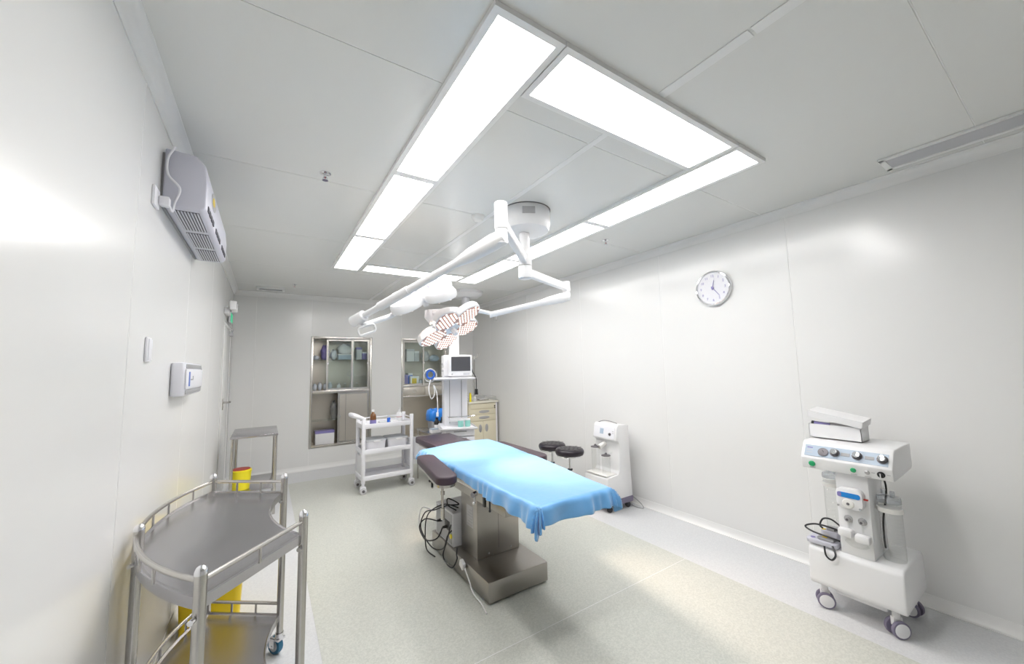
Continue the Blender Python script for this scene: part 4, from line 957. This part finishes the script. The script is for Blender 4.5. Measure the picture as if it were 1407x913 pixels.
stool(3.075, 3.525, 'black round stool, nearer of the pair, next to the white machine')

# ================================================================== WHITE SUCTION MACHINE (centre right)
o = thing('suction_machine', 'tall white medical suction machine with grey base behind the drape', 'medical machine', (3.33, 3.16, 0))
my0, my1 = 2.985, 3.34
prof = [(3.14, .125), (3.135, .36), (3.15, .375), (3.30, .385), (3.325, .42), (3.335, .72), (3.32, .745), (3.285, .75), (3.315, .905), (3.34, .925), (3.50, .91), (3.52, .125)]
MB().prism(prof, my0, my1, 'y').build('body', 'white', o, bev=.008, seg=2)
MB().box(3.125, 3.525, my0 - .004, my1 + .004, .065, .128).build('base', 'purple_grey', o, bev=.006)
MB().box(3.135, 3.30, my0 + .02, my1 - .02, .383, .392).build('tray', 'white_warm', o, bev=.003)
Mp = Matrix.Rotation(math.atan2(.03, .155), 3, 'Y')
fp = MB().obox((3.297, (my0 + my1) / 2, .828), (.006, my1 - my0 - .05, .125), Mp).build('control_panel', 'plastic_white', o)
MB().obox((3.293, 3.2, .838), (.004, .05, .06), Mp).build('screen', 'panel_blue', fp)
MB().cyl((3.294, 3.075, .815), (3.282, 3.075, .812), .016).build('knob', 'gunmetal', fp)
for k in range(3): MB().obox((3.293, 3.03, .85 - .022 * k), (.004, .02, .01), Mp).build('button', 'grey_light', fp)
MB().cyl((3.335, 3.20, .69), (3.24, 3.20, .66), .028, n=16).build('nozzle_arm', 'white_warm', o)
for k, (x, y, z) in enumerate(((3.215, 3.235, .665), (3.225, 3.085, .59))):
    MB().lathe([(.001, .03), (.012, .025), (.016, .008), (.05, .004), (.052, -.004), (.03, -.008), (.001, -.01)], (x, y, z), 20).build('cap_disc', 'gunmetal', o)
    MB().cyl((x, y, z), (3.335, y, z + .015), .01, n=10).build('disc_arm', 'clear_plastic', o)
    MB().lathe([(.045, -.01), (.045, -(z - .396) + .002), (.001, -(z - .394) + .001)], (x, y, z - .006), 20, cap=False).build('canister', 'clear_plastic', o)
for x in (3.18, 3.47):
    for y in (my0 + .035, my1 - .035):
        MB().cyl((x, y - .014, .032), (x, y + .014, .032), .032, n=18).cyl((x, y, .03), (x, y, .068), .01).build('castor', 'rubber', o, bev=.003)
MB().tube(spline([(3.36, my1 - .03, .922), (3.37, my1 - .1, .945), (3.38, my0 + .16, .945), (3.38, my0 + .06, .93)], 6), .004, 6).build('carry_wire', 'gunmetal', o)
tag(MB().tube(spline([(3.523, 3.05, .12), (3.56, 3.0, .09), (3.575, 2.92, .04), (3.56, 2.88, .006), (3.53, 2.95, .006), (3.545, 3.03, .006)], 6), .005, 6).build('mains_cable', 'grey', loc=(3.55, 2.95, 0)), 'thin grey mains cable behind the white suction machine', 'cable')

# ================================================================== LIPOSUCTION-STYLE MACHINE (right)
o = thing('pump_machine', 'white wheeled pump machine with knobs and console by the right wall', 'medical machine', (3.28, .93, 0))
base = [(3.045, .175), (3.06, .365), (3.085, .392), (3.47, .395), (3.49, .37), (3.50, .165), (3.06, .15)]
MB().prism(base, .70, 1.155, 'y').build('base', 'white', o, bev=.012, seg=3)
MB().box(3.12, 3.42, .80, 1.05, .10, .155).build('under_box', 'white', o, bev=.015)
colp = [(3.085, .39), (3.105, .88), (3.36, .88), (3.36, .39)]
MB().prism(colp, .825, .985, 'y').build('column', 'white', o, bev=.006)
con = [(3.06, .885), (3.045, .955), (3.105, 1.045), (3.125, 1.058), (3.45, 1.064), (3.46, 1.055), (3.46, .93), (3.44, .905)]
MB().prism(con, .695, 1.145, 'y').build('console', 'white', o, bev=.008, seg=3)
sl_ = V((.06, 0, .09)).normalized(); nrm_ = V((-sl_.z, 0, sl_.x)); Mc = Matrix((V((0, -1, 0)), sl_, nrm_)).transposed()   # x: along -y, y: up the slope, z: outward
pc = V((3.075, .92, 1.0))
pn = MB().obox(pc + nrm_ * .001, (.41, .076, .004), Mc).build('control_panel', 'panel_blue', o)
def onp(u, v_, w=0.): return pc + V((0, -1, 0)) * u + sl_ * v_ + nrm_ * (.003 + w)
MB().lathe([(.026, 0), (.026, .004), (.022, .005), (.001, .003)], onp(-.105, -.004), 24, Mc).build('gauge', 'grey_light', pn)
MB().lathe([(.026, .004), (.028, .005), (.026, .006)], onp(-.105, -.004), 24, Mc).build('gauge_ring', 'gunmetal', pn)
MB().obox(onp(-.105, .002, .006), (.004, .018, .001), Mc @ Matrix.Rotation(.6, 3, 'Z')).build('gauge_needle', 'dark', pn)
for u in (-.045, .065, .18):
    k_ = MB().lathe([(.024, 0), (.026, .004), (.02, .006), (.019, .026), (.001, .028)], onp(u, .002), 20, Mc).build('knob', 'gunmetal', pn)
    MB().lathe([(.019, .0265), (.016, .029), (.001, .03)], onp(u, .002), 16, Mc).build('knob_cap', 'chrome', k_)
for u in (.008, .122): MB().obox(onp(u, .0, .001), (.042, .02, .003), Mc).build('readout', 'grey', pn)
MB().obox(onp(-.178, .02, .0005), (.03, .007, .001), Mc).build('print', 'lilac', pn)
for k in range(2): MB().obox(onp(-.178, .004 - .018 * k, .0005), (.034, .004, .001), Mc).build('print', 'grey_light', pn)
fn = V((-.98, 0, .2)).normalized(); fu = V((-.21, 0, .98)).normalized(); Mf = Matrix((V((0, -1, 0)), fu.cross(V((0, 0, 0))) if False else V((-.21, 0, .977)).normalized(), V((-.977, 0, -.21)).normalized())).transposed()
fc = V((3.0525, .92, .92)); fo = V((-.977, 0, -.21))
def onf(u, v_, w=0.): return fc + V((0, -1, 0)) * u + V((-.21, 0, .977)) * v_ + fo * w
for u, m_, r_ in ((-.165, 'green', .018), (.045, 'green', .014), (.11, 'silverplate', .012)):
    bt = MB().lathe([(r_, 0), (r_, .006), (r_ * .8, .009), (.001, .01)], onf(u, 0), 18, Mf).build('push_button', m_, o)
    MB().obox(onf(u, -.027, .0008), (.03, .006, .001), Mf).build('print', 'grey_light', o)
MB().lathe([(.018, 0), (.018, .006), (.013, .008), (.012, .018), (.001, .019)], onf(.172, .0), 18, Mf).build('selector', 'black', o)
MB().obox(onf(.172, .0, .0195), (.005, .026, .004), Mf).build('selector_pointer', 'white', o)
for u in (.137, .205): MB().obox(onf(u, .003, .0008), (.016, .006, .001), Mf).build('print', 'grey_light', o)
# peristaltic pump head on the column
cf = lambda z: 3.085 + (z - .39) * (.02 / .49)
pz = .735
ph = MB().prism([(y, z) for y, z in rrect(.845, .975, .675, .80, .035)], cf(pz) - .05, cf(pz), 'x').build('pump_head', 'white', o, bev=.008)
MB().prism(rrect(.855, .965, .745, .775, .012), cf(pz) - .053, cf(pz) - .049, 'x').build('pump_display', 'screen_blue', ph)
MB().prism(rrect(.945, .965, .746, .774, .008), cf(pz) - .054, cf(pz) - .05, 'x').build('pump_logo', 'lilac', ph)
MB().lathe([(.03, 0), (.026, .006), (.008, .008), (.001, .008)], (cf(pz) - .05, .915, .71), 20, Matrix.Rotation(R(-90), 3, 'Y')).build('pump_roller', 'white_warm', ph)
MB().lathe([(.008, .008), (.006, .014), (.001, .014)], (cf(pz) - .05, .915, .71), 12, Matrix.Rotation(R(-90), 3, 'Y')).build('roller_axle', 'gunmetal', ph)
for y in (.86, .965): MB().cyl((cf(pz) - .03, y, .69), (cf(pz) - .055, y, .69), .006, n=10).build('tube_clip', 'grey', ph)
MB().box(cf(pz) - .035, cf(pz) - .02, .825, .848, .745, .752).build('pump_lever', 'red', ph)
for k, y in enumerate((.935, .868)):
    MB().lathe([(.022, 0), (.02, .008), (.014, .01), (.013, .026), (.001, .027)], (cf(.6), y, .605), 20, Matrix.Rotation(R(-90), 3, 'Y')).build('valve_knob', 'silverplate', o)
    MB().lathe([(.007, .027), (.006, .032), (.001, .032)], (cf(.6), y, .605), 10, Matrix.Rotation(R(-90), 3, 'Y')).build('valve_axle', 'gunmetal', o)
    MB().cyl((cf(.56) - .006, y, .59), (cf(.56) - .006, y, .545), .005, n=8).build('valve_stem', 'clear_plastic', o)
for k, (y, z) in enumerate(((.945, .525), (.865, .51))):
    MB().box(cf(z) - .055, cf(z), y - .035, y + .035, z - .02, z + .025).build('bracket_block', 'white', o, bev=.01)
MB().tube(spline([(cf(.47) - .01, .955, .475), (cf(.47) - .02, .92, .455), (cf(.45) - .02, .87, .455), (cf(.45) - .01, .845, .47)], 6), .006, 8).build('loop_tube', 'clear_plastic', o)
# canisters in side brackets
def canister(x, y, z0, z1, r, side):
    cn = MB().lathe([(.001, z0), (r * .94, z0), (r, z0 + .01), (r, z1)], (x, y, 0), 28, cap=False).build('canister', 'clear_plastic', o)
    MB().lathe([(r * 1.08, z1 - .004), (r * 1.1, z1 + .012), (r * 1.02, z1 + .03), (r * .5, z1 + .036), (.001, z1 + .036)], (x, y, 0), 28).build('canister_lid', 'frosted', cn)
    for q in (-.02, .025): MB().cyl((x + q * .5, y + q, z1 + .03), (x + q * .5, y + q, z1 + .065), .012, n=12).build('lid_port', 'frosted', cn)
    for k in range(12): MB().lathe([(r + .0005, z0 + .03 + (z1 - z0 - .08) / 12 * k), (r + .0012, z0 + .031 + (z1 - z0 - .08) / 12 * k), (r + .0005, z0 + .032 + (z1 - z0 - .08) / 12 * k)], (x, y, 0), 20, cap=False).build('graduation_ring', 'clear_plastic', cn)
    MB().lathe([(r * 1.09, z1 - .06), (r * 1.12, z1 - .058), (r * 1.12, z1 - .035), (r * 1.09, z1 - .033)], (x, y, 0), 24).build('holder_ring', 'white_warm', o)
    ye = .825 if side < 0 else .985
    MB().box(x - .012, x + .012, min(y - side * r, ye), max(y - side * r, ye), z1 - .058, z1 - .036).build('holder_arm', 'white_warm', o)
canister(3.20, .762, .396, .735, .052, -1)
canister(3.275, 1.055, .396, .80, .052, 1)
MB().tube(spline([(3.22, .79, .90), (3.225, .775, .80), (3.215, .80, .62), (3.24, .812, .5), (3.26, .815, .43)], 6), .005, 8).build('suction_hose', 'black', o)
for k, (x, y) in enumerate(((3.11, .765), (3.11, 1.10), (3.43, .765), (3.43, 1.10))):
    a = (.9, .5, -.2, 1.2)[k]; ax_ = V((math.cos(a), math.sin(a), 0)); c = V((x, y, .048))
    fk = MB().cyl((x, y, .11), (x, y, .18), .016, n=12).prism(rrect(-.03, .03, .06, .125, .025), -.011, .011, 'y').build if False else None
    cs = MB().cyl((x, y, .10), (x, y, .172), .018, n=14).obox((x, y, .085), (.024, .05, .05), Matrix.Rotation(a, 3, 'Z')).build('castor_fork', 'white', o, bev=.004)
    for s_ in (-1, 1):
        MB().cyl(c + ax_ * s_ * .014, c + ax_ * s_ * .034, .048, n=26).build('castor_tyre', 'purple_grey', cs, bev=.005)
        MB().cyl(c + ax_ * s_ * .030, c + ax_ * s_ * .0365, .039, n=24).build('castor_disc', 'white', cs, bev=.004)
# handpieces on the base, left of the column
hz = .3965
o2 = thing('foot_switch', 'flat grey and purple foot switch lying on the pump machine base', 'foot switch', (3.15, 1.08, hz))
MB().prism(rrect(3.065, 3.20, 1.0, 1.165, .02), hz, hz + .028).build('body', 'ac_white', o2, bev=.006)
MB().prism(rrect(3.085, 3.16, 1.02, 1.11, .012), hz + .028, hz + .045).build('pedal', 'grey', o2, bev=.005)
MB().cyl((3.10, 1.135, hz + .028), (3.10, 1.135, hz + .031), .013).build('logo_disc', 'lilac', o2)
MB().box(3.10, 3.12, 1.06, 1.085, hz + .045, hz + .047).build('warning_label', 'yellow', o2)
o2 = thing('foot_switch', 'grey foot switch with cable stacked on the purple one', 'foot switch', (3.2, 1.05, hz + .05))
MB().prism(rrect(3.12, 3.20, 1.0, 1.10, .02), hz + .049, hz + .085).build('body', 'ac_white', o2, bev=.006)
MB().prism(rrect(3.13, 3.18, 1.01, 1.07, .01), hz + .085, hz + .11).build('pedal', 'grey', o2, bev=.005)
MB().box(3.13, 3.15, 1.075, 1.095, hz + .085, hz + .088).build('warning_label', 'yellow', o2)
for k, pts in enumerate(([(3.12, 1.02, hz + .1), (3.09, 1.0, hz + .12), (3.075, 1.06, hz + .13), (3.085, 1.12, hz + .12), (3.09, 1.17, hz + .09), (3.085, 1.13, hz + .07), (3.09, 1.05, hz + .06), (3.10, .99, hz + .05)],
                         [(3.06, 1.02, hz + .02), (3.035, 1.0, hz - .02), (3.03, 1.02, hz - .055), (3.035, 1.05, hz - .04), (3.05, 1.06, hz + .01)],
                         [(3.15, 1.0, hz + .13), (3.11, 1.03, hz + .17), (3.10, 1.07, hz + .165), (3.10, 1.09, hz + .12), (3.11, 1.08, hz + .10)])):
    tag(MB().tube(spline(pts, 7), .0055, 6).build('foot_switch_cable', 'dark', loc=pts[0]), ('dark cable looped across the stacked foot switches', 'dark cable loop hanging over the front edge of the machine base', 'dark cable curled above the upper foot switch')[k], 'cable', 'foot switch cables')
# cardboard box with tilted lid on the console
bx = thing('cardboard_box', 'open white cardboard box on top of the pump machine console', 'box', (3.30, 1.0, 1.066))
bz = 1.0655
def wallbox(x0, x1, y0, y1, z0, z1, t=.003):
    return (('base_sheet', MB().box(x0, x1, y0, y1, z0, z0 + t)), ('side', MB().box(x0, x0 + t, y0, y1, z0, z1)), ('side', MB().box(x1 - t, x1, y0, y1, z0, z1)), ('side', MB().box(x0, x1, y0, y0 + t, z0, z1)), ('side', MB().box(x0, x1, y1 - t, y1, z0, z1)))
for nm, b in wallbox(3.225, 3.37, .865, 1.145, bz, bz + .092): b.build(nm, 'paper', bx)
lm = Matrix.Translation((3.29, 1.0, bz + .128)) @ Matrix.Rotation(R(11), 4, 'X') @ Matrix.Rotation(R(-5), 4, 'Y')
for nm, b in (('lid_top', MB().box(-.08, .08, -.15, .145, .035, .038)), ('lid_side', MB().box(-.08, -.077, -.15, .145, -.005, .036)), ('lid_side', MB().box(.077, .08, -.15, .145, -.005, .036)), ('lid_side', MB().box(-.08, .08, -.15, -.147, -.005, .036)), ('lid_side', MB().box(-.08, .08, .142, .145, -.005, .036))):
    b.xf(lm).build(nm, 'paper', bx)
o2 = thing('hand_tool', 'dark purple instrument sticking out of the cardboard box', 'instrument', (3.25, 1.06, bz + .08))
MB().cyl((3.245, 1.03, bz + .092), (3.24, 1.115, bz + .098), .009, .012, 12).build('handle', 'lilac', o2)
MB().cyl((3.24, 1.115, bz + .098), (3.239, 1.13, bz + .099), .013, n=12).build('tip', 'dark', o2)
